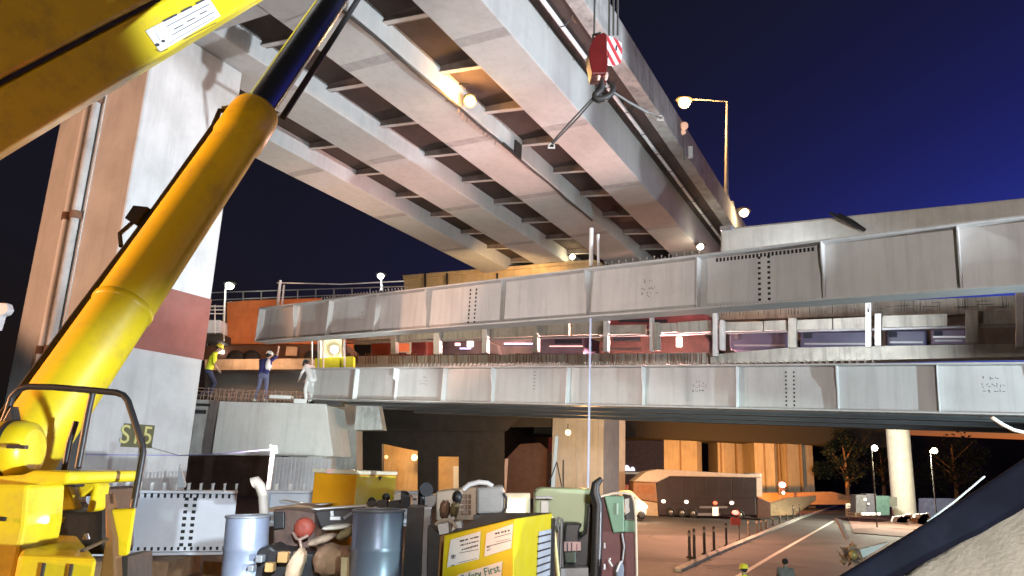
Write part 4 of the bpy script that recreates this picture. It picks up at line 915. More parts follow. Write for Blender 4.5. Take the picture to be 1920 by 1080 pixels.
bc = thing('beacon_lamp', 'small pinkish beacon on a post at the flyover parapet below the orange lamp', 'lamp', at(1286, 275, 22))
m = MB(); m.ball(at(1283, 236, 22), .13); m.ball(at(1281, 248, 22), .09); m.build('globe', mat('beacon_glass', (.8, .6, .5), .4, emit=(1, .55, .35), estr=.5), bc, world=True, kind='stuff')
m = MB(); m.tube([at(1283, 250, 22), at(1285, 300, 22)], .03, 6); m.build('post', GREYP, bc, world=True)
m = MB(); m.prism([at(x, y, 22) for x, y in rect(1291, 274, 1299, 295)], (0, .1, 0)); m.build('box', WHITEP, bc, world=True)
# sodium lamp under the flyover
c = G(14.5, 9.0, H1 + .15); c = at(881, 190, c.y)
ul_ = thing('bulkhead_lamp', 'glaring orange lamp under the flyover between two girders', 'lamp', c)
m = MB(); m.ball(c, .16, 14); m.build('bulb', mat('sodium_bulb', (1, .7, .3), emit=(1, .46, .07), estr=2.6), ul_, world=True)
m = MB(); m.tube([at(826, 162, c.y), at(828, 180, c.y), at(838, 187, c.y), at(852, 186, c.y)], .055, 10); m.build('bracket', mat('brass_pipe', (.4, .3, .15), .5, metal=.4), ul_, world=True)
m = MB(); m.tube([at(810, 160, c.y), at(918, 157, c.y + .3)], .02, 6); m.build('conduit', DARKM, ul_, world=True)
m = MB(); m.ball(c + Vector((0, .05, .14)), .17, sc=(1, 1, .45)); m.build('reflector', DARKM, ul_, world=True)
light('flyover_lamp_light', 'POINT', c + Vector((0, -.25, -.1)), None, 160, (1, .5, .15), shadow_soft_size=.15)
# ================================================================== site platform the crane stands on
o = MB(); o.prism([(-30, -25, 2.35), (3.2, -25, 2.35), (3.2, 9.5, 2.35), (.6, 13.2, 2.35), (-30, 14.5, 2.35)], (0, 0, -2.5)); o = o.build('site_platform', DIRT); o['kind'] = 'structure'
# timbers under the pale girder
for i, x in enumerate((215, 330, 425)):
    c = at(x, 1044, 10.7); t = MB(); t.box((-.12, -.5, 0), (.12, .6, c.z - 2.35)); q = t.build('timber_baulk', WOOD, None, bevel=.01); q.location = (c.x, c.y, 2.35)
    tag(q, 'rough timber baulk under the pale girder, ' + ('nearest the crane', 'middle one of three', 'nearest the blue drum')[i], 'timber', 'timbers under the pale girder')

# ================================================================== mobile crane
crane = thing('mobile_crane', 'yellow mobile crane filling the left foreground, boom raised', 'crane', (-2.2, 3.2, 2.35))
def CB(mb, name, m, bevel=0, parent=None, **k): return mb.build(name, m, parent or crane, world=True, bevel=bevel, **k)
# boom: box section built along its axis
E0a, E0b = at(-420, 548, 4.2), at(672, -112, 7.4)
axis = (E0b - E0a).normalized()
upv = (Vector((0, 0, 1)) - axis * axis.z).normalized(); sid = axis.cross(upv)
if sid.y > 0: sid = -sid           # towards the camera
def BP_(t, u, w): return E0a + axis * t + upv * u + sid * w
LB = (E0b - E0a).length
def boom_sec(mb, t0, t1, prof): mb.prism([BP_(t0, u, w) for u, w in prof], axis * (t1 - t0)); return mb
m = MB(); boom_sec(m, -3, LB + 14, [(0.02, 0), (.40, .0), (.40, -.55), (.02, -.55), (-.03, -.3)]); boom = CB(m, 'boom', YEL, .03)
m = MB(); boom_sec(m, -3, LB + 14, [(.425, .045), (.95, .05), (1.02, -.05), (1.02, -.55), (.425, -.55)]); CB(m, 'boom_upper_shell', YEL, .03)
m = MB(); boom_sec(m, -3, LB + 13, [(.395, .012), (.43, .012), (.43, -.5), (.395, -.5)]); CB(m, 'boom_seam', DARKM)
m = MB(); boom_sec(m, LB - 2.1, LB - .9, [(.398, .03), (.418, .03), (.418, .0), (.398, .0)]); CB(m, 'seam_strip', WHITEP)
# second jib section lying dark over the corner
# chart sticker on the boom side
def hitB(x, y, w=0.004):
    r_ = ray(x, y); k = ((E0a - CAMP).dot(sid) + w) / r_.dot(sid); return CAMP + r_ * k
STK = mat('sticker_white', (.78, .80, .80), .45, var=.04, bump=0)
corners = [(272, 58), (392, -3), (413, 30), (300, 98)]
m = MB(); m.prism([hitB(x, y) for x, y in corners], sid * .004); stk = CB(m, 'chart_sticker', STK)
m = MB()
for (x0, y0, x1, y1, wd) in ((306, 40, 332, 27, 3.5), (340, 22, 360, 12, 3.5), (368, 7, 384, -1, 3.5), (312, 50, 392, 8, 1.6), (326, 55, 344, 46, 2.2), (350, 41, 366, 33, 2.2), (374, 27, 388, 20, 2.2), (322, 66, 402, 22, 1.6), (330, 73, 402, 32, 1.2), (345, 74, 406, 42, 1.0)):
    d = Vector((x1 - x0, y1 - y0)).normalized(); nn = Vector((-d.y, d.x)) * wd / 2
    m.prism([hitB(x, y, .009) for x, y in ((x0 + nn.x, y0 + nn.y), (x1 + nn.x, y1 + nn.y), (x1 - nn.x, y1 - nn.y), (x0 - nn.x, y0 - nn.y))], sid * .001)
for (cx_, cy_, r_) in ((295, 84, 4.5), (306, 77, 4)):
    m.prism([hitB(cx_ + r_ * math.cos(a), cy_ + r_ * .7 * math.sin(a), .009) for a in np.linspace(0, 2 * math.pi, 10)[:-1]], sid * .001)
for pth in ([(290, 50), (293, 63), (300, 76)], [(291, 93), (302, 97), (315, 92)], [(317, 83), (322, 80), (328, 73)]):
    for (p, q) in zip(pth, pth[1:]):
        m.prism([hitB(x, y, .009) for x, y in ((p[0], p[1] - .7), (q[0], q[1] - .7), (q[0], q[1] + .7), (p[0], p[1] + .7))], sid * .001)
CB(m, 'sticker_print', INK, parent=stk, kind='stuff')
# lift cylinder
c0, c1 = at(-14, 935, 3.12), at(478, 214, 4.35); cdv = (c1 - c0).normalized(); cl_ = (c1 - c0).length
rc_ = .142
m = MB(); m.lathe(c0 - cdv * .3, cdv, [(rc_ * .9, 0), (rc_, .1), (rc_, cl_ + .02), (rc_ * 1.08, cl_ + .03), (rc_ * 1.08, cl_ + .26), (rc_ * 1.0, cl_ + .32), (rc_ * .62, cl_ + .34)], 40); CB(m, 'lift_cylinder', YEL)
m = MB(); m.lathe(c1 - cdv * .02, cdv, [(rc_ + .001, 0), (rc_ + .007, .006), (rc_ + .007, .02), (rc_ + .001, .026)], 40, caps=False); m.lathe(c0 + cdv * 1.0, cdv, [(rc_ + .001, 0), (rc_ + .006, .008), (rc_ + .006, .03), (rc_ + .001, .038)], 40, caps=False); CB(m, 'weld_seam', YEL, kind='stuff')
m = MB(); m.lathe(c1, cdv, [(.098, 0), (.098, 6.0)], 32); CB(m, 'cylinder_rod', CHROME)
ps = (cdv.cross(Vector((0, -1, 0)))).normalized()
if ps.x > 0: ps = -ps
m = MB(); off = ps * (rc_ + .03) + Vector((0, -.03, 0)); m.tube([c1 + ps * rc_ * .8 - cdv * .02, c1 + off * 1.15 - cdv * .05, c1 + off - cdv * .2, c1 + off * .95 - cdv * 1.0, c1 + off - cdv * 1.7, c1 + off - cdv * 2.6, c0 + off], .016, 10); CB(m, 'hydraulic_hose', RUB)
m = MB(); m.tube([c1 + ps * rc_ * .9 + cdv * .02, c1 + ps * (rc_ + .06) - cdv * .03], .03, 10); CB(m, 'hose_fitting', mat('brass_fitting', (.4, .36, .16), .4, metal=.6))
m = MB(); q = c1 - cdv * 1.05 + off * 1.0
m.prism([q + cdv * .07, q - cdv * .07, q - cdv * .04 + ps * .07, q + cdv * .06 + ps * .075], (0, -.05, 0)); m.tube([q - cdv * .05 + ps * .05, q - cdv * .14 + ps * .07, q - cdv * .22 + ps * .02], .012, 6); CB(m, 'hose_clamp', BLACK, kind='stuff')
m = MB(); hp = [c1 - ps * .02 + Vector((.0, 0, 0)) - ps * .11 + cdv * k for k in (0.05, .6, 1.5, 3.5)]
m.tube([p + Vector((.02, .05, 0)) for p in hp], .022, 8); CB(m, 'rod_hose', RUB)
# drum with strap at the left edge
d0 = at(-70, 848, 2.75); d1 = at(64, 842, 2.75); dv = (d1 - d0).normalized(); dl = (d1 - d0).length
m = MB(); m.lathe(d0, dv, [(.10, 0), (.105, .02), (.105, dl - .045), (.095, dl - .012), (.07, dl)], 32); CB(m, 'air_tank', YEL)
m = MB(); m.lathe(d0 + dv * (dl - .085), dv, [(.1065, 0), (.1085, .002), (.1085, .022), (.1065, .024)], 32, caps=False); tk = CB(m, 'tank_strap', RUB)
m = MB(); p = at(32, 838, 2.64); m.box((p.x - .028, p.y - .012, p.z - .006), (p.x + .032, p.y + .012, p.z + .007)); CB(m, 'strap_buckle', BLACK)
# cab frame
def path(pts, Y): return [at(x, y, Y) for x, y in pts]
m = MB(); m.tube(path([(2, 800), (14, 772), (22, 745), (36, 730), (52, 725), (100, 726), (175, 732), (218, 736), (232, 741), (240, 752), (268, 838), (268, 852), (250, 952)], 2.9), .0125, 12); cf = CB(m, 'cab_frame', BLACK)
m = MB(); m.tube(path([(175, 731), (166, 770), (146, 878)], 2.92), .0125, 12); CB(m, 'cab_frame_post', BLACK)
m = MB(); m.tube(path([(143, 790), (130, 830), (120, 885)], 3.1), .012, 10); CB(m, 'control_lever', BLACK)
m = MB(); m.prism(path([(133, 884), (152, 884), (142, 914), (122, 912)], 2.86), (0, .06, 0)); CB(m, 'post_foot', BLACK, .005)
m = MB(); m.prism(path([(4, 790), (20, 760), (26, 790), (14, 800)], 2.88), (0, .05, 0)); CB(m, 'frame_gusset', BLACK, .005)
# cab glass (side pane) is absent: open frame. body panels
m = MB(); m.prism(path([(-60, 905), (52, 908), (46, 985), (20, 1110), (-60, 1110)], 2.55), (0, .22, 0)); CB(m, 'body_panel', YEL, .012)
m = MB(); m.prism(path([(-30, 894), (40, 890), (62, 882), (130, 884), (126, 908), (60, 912), (-30, 912)], 2.62), (0, .5, 0)); CB(m, 'top_cowl', YEL, .012)
m = MB(); m.box(*[(lambda p, q: ((p.x, 2.53, p.z), (q.x, 2.545, q.z)))(at(2, 976, 2.55), at(15, 969, 2.55))][0]); CB(m, 'panel_slot', HOLE)
m = MB(); m.prism(path([(58, 914), (104, 912), (101, 946), (112, 956), (150, 960), (176, 958), (186, 914), (198, 912), (197, 1040), (60, 1040), (50, 985)], 3.2), (0, .25, 0)); CB(m, 'seat', mat('black_vinyl', (.02, .015, .013), .5, var=.3), .015)
m = MB(); m.prism(path([(55, 914), (75, 914), (72, 945), (64, 990), (50, 990)], 3.1), (0, .08, 0)); CB(m, 'seat_side', YEL, .008)
m = MB(); m.prism(path([(106, 908), (124, 906), (132, 930), (140, 956), (97, 958)], 3.12), (0, .06, 0)); CB(m, 'arm_rest', YEL, .008)
m = MB(); m.prism(path([(124, 912), (136, 914), (146, 954), (138, 956)], 3.15), (0, .04, 0)); CB(m, 'lever_gaiter', WHITEP, .005)
m = MB(); m.prism(path([(140, 888), (175, 888), (184, 912), (174, 958), (160, 962), (170, 920), (148, 934)], 3.1), (0, .10, 0)); CB(m, 'control_panel', YEL, .01)
m = MB(); m.prism(path([(94, 978), (118, 970), (114, 980), (100, 984)], 3.18), (0, .02, 0)); CB(m, 'seat_badge', YEL)
m = MB(); m.prism(path([(154, 1012), (158, 1001), (162, 1012)], 3.1), (0, .03, 0)); CB(m, 'knob', WHITEP)
bxp = [at(36, 1030, 2.36), at(182, 1034, 2.36), at(160, 1000, 2.75), at(52, 998, 2.75)]
m = MB()
tp = path([(34, 1034), (60, 1052), (184, 1040), (140, 1002), (52, 1000)], 2.5)
zt_ = at(100, 1034, 2.45).z
a_, b_ = at(36, 1034, 2.42), at(184, 1036, 2.42)
c2_, d2_ = at(146, 1004, 3.0), at(54, 1002, 3.0); m.prism([(a_.x, 2.42, 2.4), (b_.x, 2.42, 2.4), (c2_.x, 3.0, 2.4), (d2_.x, 3.0, 2.4)], (0, 0, a_.z - .01 - 2.4)); CB(m, 'step_box', YEL, .012)
m = MB(); m.tube([(a_.x + .02, 2.9, a_.z - .008), (b_.x - .12, 2.55, a_.z - .008)], .007, 6); CB(m, 'box_hinge', DARKM)
for fx in (.35, .7):
    m = MB(); xx = a_.x + (b_.x - a_.x) * fx; m.box((xx - .004, 2.412, 2.4), (xx + .004, 2.42, a_.z - .03)); CB(m, 'box_rib', DARKM)
m = MB(); m.prism(path([(204, 955), (254, 953), (241, 1042), (198, 1045)], 2.95), (-.02, .05, 0)); CB(m, 'cab_side_panel', YEL, .01)
m = MB(); m.prism(path([(196, 925), (203, 960), (214, 1010), (218, 1110), (182, 1110), (197, 1010)], 2.92), (0, .08, 0)); CB(m, 'seat_column', mat('brown_column', (.16, .08, .03), .5), .01)
m = MB(); m.prism(path([(218, 1044), (240, 1044), (238, 1110), (214, 1110)], 2.97), (0, .2, 0)); CB(m, 'lower_frame', DARKM)
m = MB(); m.prism(path([(-60, 1085), (60, 1085), (60, 1200), (-60, 1200)], 2.5), (-.1, .5, 0)); CB(m, 'carrier_deck', YEL, .02)
a_ = at(-60, 1110, 2.4)
m = MB(); m.box((a_.x - 2, 2.4, 2.37), (-1.4, 5.2, 2.9)); CB(m, 'chassis', DARKM)
# slim mirror at far left edge
mr = MB(); mr.prism([at(x, y, 5.2) for x, y in ((-6, 567), (14, 568), (18, 580), (12, 588), (2, 592), (-6, 620))], (0, .06, 0)); CB(mr, 'mirror', WHITEP, .01)

# ================================================================== hook block and slings
HY = 10.0
hk = thing('hook_block', 'dark red crane hook block with a red and white striped cheek hanging at top centre', 'hook block', at(1133, 100, HY))
def HP(x, y, dy=0): return at(x, y, HY + dy)
m = MB(); m.prism([HP(x, y) for x, y in ((1112, 73), (1117, 66), (1132, 60), (1138, 64), (1140, 118), (1137, 138), (1110, 138), (1107, 122), (1104, 108), (1104, 90))], (0, .34, 0)); m.build('cheek_plate', BRED, hk, world=True, bevel=.015)
# right cheek: angled striped plate
r0 = [HP(1138, 60), HP(1152, 64, .1), HP(1165, 76, .28), HP(1166, 100, .28), HP(1163, 124, .28), HP(1155, 132, .1), HP(1140, 124)]
STW = mat('cheek_white', (.75, .74, .73), .4, bump=0); STR = mat('cheek_red', (.52, .05, .06), .4, bump=0)
rd = (HP(1166, 95, .28) - HP(1138, 95)).normalized(); ru = Vector((0, 0, 1)); rn_ = rd.cross(ru).normalized()
if rn_.y > 0: rn_ = -rn_
O = HP(1138, 95); 
def RP(u, z, o=0): return O + rd * u + ru * z + rn_ * o
W_ = (HP(1166, 95, .28) - O).length; s_ = HY / FPX
outl = [(0, 35 * s_), (W_ * .45, 31 * s_), (W_, 18 * s_), (W_, -8 * s_), (W_ * .92, -30 * s_), (W_ * .5, -36 * s_), (0, -30 * s_)]
m = MB(); m.prism([RP(u, z) for u, z in outl], rn_ * -.03); sp = m.build('side_plate', STW, hk, world=True)
def clip(poly, a, b, c, keep):
    out = []
    for i in range(len(poly)):
        p, q = poly[i], poly[(i + 1) % len(poly)]
        dp = (a * p[0] + b * p[1] - c) * keep; dq = (a * q[0] + b * q[1] - c) * keep
        if dp >= 0: out.append(p)
        if dp * dq < 0: t = dp / (dp - dq); out.append((p[0] + (q[0] - p[0]) * t, p[1] + (q[1] - p[1]) * t))
    return out
for k in range(-3, 4):
    lo = k * .16 - .05; pl = clip(clip(outl, .75, .66, lo, 1), .75, .66, lo + .075, -1)
    if len(pl) > 2: m = MB(); m.prism([RP(u, z, .003) for u, z in pl], rn_ * .001); m.build('stripe', STR, sp, world=True)
m = MB(); m.prism([RP(W_ * .6 + .022 * math.cos(a), 6 * s_ + .05 * math.sin(a), .006) for a in np.linspace(0, 6.28, 12)[:-1]], rn_ * .004); m.build('sheave_pin', HOLE, hk, world=True)
m = MB(); m.lathe(HP(1122, 100, -.01), (0, 1, 0), [(.16, .02), (.16, .3)], 24); m.build('sheave', DARKM, hk, world=True)
m = MB(); m.tube([HP(1112, 76, .1), HP(1112, 66, .1), HP(1126, 62, .1)], .02, 6); m.build('rope_guard', DARKM, hk, world=True)
for x in (1122, 1136):
    m = MB(); m.lathe(HP(x, 139, .08), (0, .05, -1), [(.035, -.02), (.04, .03), (.02, .1)], 12); m.build('trunnion_bolt', mat('pale_pink_metal', (.7, .5, .42), .4, metal=.4), hk, world=True)
m = MB(); m.lathe(HP(1130, 136, .12), HP(1131, 160, .12) - HP(1130, 136, .12), [(.055, 0), (.06, .05), (.04, .10), (.045, .2)], 16); m.build('swivel', BRED, hk, world=True)
def hook(sgn):
    return [HP(1131, 150, .12), HP(1131 + sgn * 2, 165, .12), HP(1131 + sgn * 12, 176, .1), HP(1131 + sgn * 19, 172, .1), HP(1131 + sgn * 20, 160, .1), HP(1131 + sgn * 15, 154, .1)]
hkp = [HP(1131, 150, .12), HP(1127, 168, .12), HP(1116, 178, .12), HP(1114, 184, .12), HP(1122, 187, .12), HP(1136, 183, .12), HP(1147, 175, .12), HP(1151, 165, .12), HP(1148, 157, .12), HP(1143, 158, .12)]
m = MB(); m.tube(hkp, [.045, .05, .052, .055, .058, .055, .045, .04, .032, .02], 12); m.build('hook', DARKM, hk, world=True)
m = MB(); m.tube([HP(1116, 178, .12), HP(1119, 164, .12), HP(1128, 152, .12)], .02, 8); m.build('safety_latch', DARKM, hk, world=True)
for i, (x, dy) in enumerate(((1114, .1), (1142, .2), (1150, .1), (1158, .15))):
    m = MB(); p = HP(x, 66, dy); m.tube([p, p + Vector((0, 0, 14))], .016, 6); m.build('hoist_rope', WIRE, hk, world=True)
sl = thing('lifting_sling', 'two leg wire sling spread from the crane hook, each end with a shackle', 'sling', HP(1131, 183, .1))
for pts in ([(1116, 184), (1080, 225), (1036, 270)], [(1113, 182), (1070, 228), (1034, 268)]):
    m = MB(); m.tube([HP(x, y, .1 + k * .3) for k, (x, y) in enumerate(pts)], .014, 7); m.build('leg', WIRE, sl, world=True)
for pts in ([(1150, 172), (1178, 190), (1215, 210), (1240, 220)], [(1150, 174), (1180, 193), (1216, 213)]):
    m = MB(); m.tube([HP(x, y, .1 + k * .2) for k, (x, y) in enumerate(pts)], .014, 7); m.build('leg', WIRE, sl, world=True)
for (x, y, dy, s_) in ((1034, 272, .75, 1), (1238, 220, .7, 1.0)):
    c = HP(x, y, dy); m = MB()
    pts = [c + Vector((.045 * math.cos(a), 0, -.02 + .05 * math.sin(a))) for a in np.linspace(-.6, 3.74, 12)]
    m.tube(pts, .014, 8); m.tube([pts[0] + Vector((.02, 0, 0)), pts[-1] - Vector((.02, 0, 0))], .016, 8); m.build('shackle', mat('galvanised', (.62, .6, .56), .35, metal=.5), sl, world=True)
# ================================================================== tanks, machines and clutter on the site platform (bottom of the photo)
PZ = 2.35
DRUMB = mat('blue_grey_drum', (.30, .34, .44), .42, metal=.25, var=.15, scale=2, bump=.05, dirt=(.14, .12, .11), dirtamt=.4)
DRUMS = mat('bright_steel_drum', (.27, .31, .42), .36, metal=.3, var=.1, scale=2, bump=.03, dirt=(.2, .2, .22), dirtamt=.3)
def drum(x0, x1, ytop, Y, lab, m_, lean=0.0):
    a, b = at(x0, ytop, Y), at(x1, ytop, Y); r = (b - a).length / 2; c = (a + b) / 2; H = c.z - PZ
    t = thing('drum', lab, 'drum', (c.x, Y, PZ), Matrix.Rotation(lean, 3, 'Y'))
    m = MB(); pr = [(r * .97, 0), (r, .02)]
    for k in (1, 2): pr += [(r, H * k / 3 - .025), (r * 1.035, H * k / 3), (r, H * k / 3 + .025)]
    pr += [(r * .99, H - .03), (r * .99, H)]; m.lathe((0, 0, 0), (0, 0, 1), pr, 36, caps=False); m.build('shell', m_, t)
    m = MB(); m.lathe((0, 0, H - .05), (0, 0, 1), [(0.001, 0), (r * .97, 0)], 36, caps=False); m.build('lid', mat('rusty_lid', (.3, .2, .18), .7, var=.3), t)
    m = MB(); m.tube([(r * math.cos(a_), r * math.sin(a_), H) for a_ in np.linspace(0, 2 * math.pi, 37)], .014, 8); m.build('rim', GREYP, t)
    m = MB(); m.lathe((r * .5, -r * .3, H - .05), (0, 0, 1), [(.04, 0), (.04, .03)], 12); m.build('bung', DARKM, t)
    return t
drum(433, 512, 968, 8.6, 'blue grey steel drum beside the pale girder end, curved pipe behind it', DRUMB, R(-2.5))
drum(668, 763, 957, 8.2, 'shiny upright steel drum in the middle of the site clutter', DRUMS, R(-1.5))
# curved pale pipe
t = thing('vent_pipe', 'beige bent pipe shaped like a cane behind the left drum', 'pipe', at(497, 1000, 9.2))
m = MB(); m.tube([at(x, y, 9.2) for x, y in ((494, 1100), (495, 960), (493, 930), (488, 912), (480, 903), (474, 906))], [.055, .055, .056, .06, .066, .07], 14); m.build('pipe', mat('beige_pipe', (.55, .48, .40), .55, var=.15), t, world=True)
m = MB(); m.lathe(at(495, 975, 9.2), (0, 0, 1), [(.075, 0), (.075, .05)], 14); m.build('collar', RUST, t, world=True)
# white survey post with cord
t = thing('marker_post', 'thin white post holding a blue cord, before the pale cap', 'post', at(505, 915, 13))
m = MB(); m.prism([at(x, y, 13) for x, y in ((509, 838), (516, 838), (506, 918), (499, 918))], (0, .05, 0)); m.build('post', WHITEP, t, world=True)
m = MB(); m.prism([at(x, y, 12.98) for x, y in ((506, 834), (518, 836), (520, 850), (508, 850))], (0, .09, 0)); m.build('cap', WHITEP, t, world=True)
p0 = hitL(160, 852, PL_) - _bl * .03
m = MB(); m.tube([p0, hitL(336, 854, PL_) - _bl * .03, at(430, 850, 14), at(512, 842, 13)], .011, 6); tag(m.build('cord', mat('violet_cord', (.3, .28, .55), .7)), 'blue violet cord stretched across the pier foot to the white post', 'cord')
t = thing('timber_prop', 'pale pointed stake leaning at the pier foot by the girder', 'stake', at(338, 915, 13))
m = MB(); m.prism([at(x, y, 13) for x, y in ((336, 870), (347, 908), (345, 914), (331, 914))], (0, .06, 0)); m.build('stake', WHITEP, t, world=True)
# dark recess wall and corrugated sheet below the cap
t = thing('corrugated_sheet', 'grey corrugated steel sheet hoarding below the pale pier cap', 'sheet', at(560, 915, 20))
a, b = at(510, 856, 21.0), at(616, 920, 21.0); m = MB(); n_ = 16
for k in range(n_):
    xa = a.x + (b.x - a.x) * k / n_; xb = a.x + (b.x - a.x) * (k + .5) / n_; xc = a.x + (b.x - a.x) * (k + 1) / n_
    m.box((xa, 21.0, 2.3), (xb, 21.03, a.z)); m.box((xb, 21.03, 2.3), (xc, 21.06, a.z))
m.build('sheet', GREYP, t, world=True, kind='stuff')
# orange and yellow box
t = thing('fuel_tank', 'bright orange and yellow square tank with a cream lid', 'tank', at(650, 948, 10.5))
OR_ = mat('orange_tank', (.74, .32, .008), .4, var=.08, bump=.03, dirt=(.45, .25, .05), dirtamt=.3); YL = mat('tank_lit_face', (.66, .56, .05), .4, var=.1, bump=.03, dirt=(.75, .72, .5), dirtamt=.6)  # right face coloured yellower for the light falling on it
A_, B_, C_ = at(583, 948, 10.6), at(664, 948, 10.2), at(738, 940, 10.9)
zt_ = at(664, 890, 10.2).z; D_ = A_ + (C_ - B_)
q = [Vector((p.x, p.y, PZ + .2)) for p in (A_, B_, C_, D_)]
m = MB(); m.prism(q, (0, 0, zt_ - PZ - .2)); m.build('tank', OR_, t, world=True, bevel=.015)
m = MB(); nn = ((C_ - B_).cross(Vector((0, 0, 1)))).normalized() * .012
m.prism([Vector((B_.x, B_.y, PZ + .3)) + nn * .1, Vector((C_.x, C_.y, PZ + .3)) + nn * .1, Vector((C_.x, C_.y, zt_ - .012)) + nn * .1, Vector((B_.x, B_.y, zt_ - .012)) + nn * .1], nn); m.build('side_sheet', YL, t, world=True)
m = MB(); cc = (A_ + C_) / 2; m.prism([Vector((cc.x + (p.x - cc.x) * 1.05, cc.y + (p.y - cc.y) * 1.05, zt_ + .002)) for p in q], (0, 0, .05)); m.build('lid', mat('cream_lid', (.72, .66, .48), .5), t, world=True, bevel=.01)
m = MB(); p = at(632, 884, 10.5); m.box((p.x - .12, 10.4, p.z - .03), (p.x + .16, 10.6, p.z + .03)); m.build('filler', mat('pink_cap', (.6, .35, .3), .6), t, world=True)
m = MB(); p = at(714, 893, 10.5); m.prism([p + Vector((-.03, -.06, 0)), p + Vector((.03, -.06, 0)), p + Vector((0, -.06, -.06))], (0, -.01, 0)); m.build('mark', INK, t, world=True)
# trestle boards over the clutter
t = thing('plank', 'long pale plank laid level in front of the orange tank', 'plank', at(640, 955, 9.6))
m = MB(); m.prism([at(x, y, 9.3) for x, y in ((566, 955), (740, 943), (740, 950), (568, 963))], (0, .25, 0)); m.build('plank', WHITEP, t, world=True, bevel=.01)
t = thing('plank', 'short dark plank end left of the pale one, near the bent pipe', 'plank', at(540, 950, 9.5))
m = MB(); m.prism([at(x, y, 9.4) for x, y in ((500, 953), (560, 946), (590, 951), (560, 956), (505, 960))], (0, .4, 0)); m.build('plank', WOOD, t, world=True)
t = thing('plank', 'grey plank tilted down to the left behind the red ball', 'plank', at(550, 952, 9.9))
m = MB(); m.prism([at(x, y, 10.0) for x, y in ((522, 938), (570, 946), (620, 944), (575, 952), (524, 944))], (0, .3, 0)); m.build('plank', GREYP, t, world=True)
# dark tool chest
t = thing('tool_chest', 'black tool chest with a pale label under the plank', 'chest', at(640, 985, 9.0))
m = MB(); m.prism([at(x, y, 9.0) for x, y in ((588, 958), (678, 952), (676, 986), (600, 990))], (0, .5, 0)); m.build('chest', BLACK, t, world=True, bevel=.02)
m = MB(); m.prism([at(x, y, 8.98) for x, y in ((619, 969), (638, 969), (638, 975), (619, 975))], (0, .02, 0)); m.build('label_plate', WHITEP, t, world=True)
m = MB(); m.tube([at(622, 958, 8.97), at(623, 968, 8.97)], .02, 6); m.build('latch', WHITEP, t, world=True)
m = MB(); m.tube([at(645, 972, 8.96), at(660, 962, 8.96)], .02, 6); m.build('handle', GREYP, t, world=True)
# engine block with red round housing
t = thing('pump_engine', 'dark rusty pump engine with a round red housing between the drums', 'engine', at(560, 1040, 8.8), None)
m = MB(); m.prism([at(x, y, 8.9) for x, y in ((512, 955), (562, 957), (590, 962), (592, 1110), (512, 1110))], (0, .6, 0)); m.build('block', mat('brown_engine', (.10, .055, .04), .7, var=.5, scale=6), t, world=True, bevel=.02)
m = MB(); m.lathe(at(570, 990, 8.86), (0, -1, 0), [(.115, -.1), (.115, .0), (.095, .05), (.04, .06)], 28); m.build('housing', mat('dull_red_casting', (.33, .06, .035), .6, var=.3, scale=5), t, world=True)
m = MB(); m.prism([at(x, y, 8.87) for x, y in ((515, 960), (535, 960), (535, 990), (515, 992))], (0, -.05, 0)); m.build('filter', BLACK, t, world=True, bevel=.01)
m = MB(); m.tube([at(550, 1000, 8.8), at(556, 1010, 8.72), at(562, 1012, 8.7), at(566, 1032, 8.7)], .018, 8); m.tube([at(562, 1012, 8.7), at(578, 1004, 8.7)], .018, 8); m.tube([at(566, 1032, 8.7), at(590, 1044, 8.66), at(612, 1046, 8.66)], .012, 8); m.build('linkage', mat('pale_bronze', (.42, .28, .22), .5, metal=.3), t, world=True)
for i, (x, y, s_) in enumerate(((530, 1045, 13), (505, 1064, 11), (486, 1048, 9), (470, 1066, 8))):
    m = MB(); p = at(x, y, 8.3); s2 = s_ * .0042; m.box((p.x - s2, 8.28, p.z - s2), (p.x + s2, 8.4, p.z + s2)); m.build('gauge', mat('amber_gauge', (.55, .32, .12), .5) if i < 2 else GREYP, t, world=True, bevel=.012)
m = MB(); m.prism([at(x, y, 8.45) for x, y in ((455, 1050), (480, 1030), (505, 1022), (515, 1030), (600, 1040), (600, 1120), (440, 1120))], (0, .5, 0)); m.build('skid', BLACK, t, world=True, bevel=.03)
# sacks and rags
SACK = mat('brown_sack', (.26, .15, .09), .95, var=.3, scale=5, bump=.5)
def sack(x, y, Y, sx, sz, rot, lab, m_, name='sack', cat='sack'):
    rn = random.Random(int(x * 7 + y)); c = at(x, y, Y); mb = MB(); mb.ball((0, 0, 0), 1, 22)
    V2 = []
    for v in mb.v:
        q = Vector(v); q = Vector((math.copysign(abs(q.x) ** .7, q.x) * sx, math.copysign(abs(q.y) ** .7, q.y) * .18, math.copysign(abs(q.z) ** .75, q.z) * sz))
        k = 1 + .10 * math.sin(v[0] * 9 + x) * math.cos(v[2] * 7 + y) + .05 * math.sin(v[1] * 13 + v[0] * 11); V2.append(tuple(Matrix.Rotation(rot, 3, 'Y') @ (q * k)))
    mb.v = V2; o = mb.build(name, m_); o.location = c; tag(o, lab, cat, None); return o
sack(626, 1050, 8.35, .21, .16, .1, 'large brown canvas sack between the engine and the shiny drum', SACK)
sack(650, 1000, 8.55, .10, .05, -.5, 'small crumpled olive rag on top of the brown sack', mat('olive_rag', (.22, .18, .09), .95, var=.3), 'rag', 'rag')
sack(604, 1012, 8.5, .15, .045, -.35, 'striped crumpled brown cloth draped by the red housing', mat('tan_cloth', (.34, .24, .17), .95, var=.4, scale=9), 'cloth', 'cloth')
sack(632, 988, 8.7, .16, .028, -.12, 'cream folded sheet lying under the black chest', mat('cream_cloth', (.6, .57, .48), .9, var=.2), 'cloth', 'cloth')
sack(555, 1062, 8.2, .07, .18, .25, 'tan leather glove bag standing before the engine', mat('tan_leather', (.42, .28, .18), .8, var=.25), 'bag', 'bag')
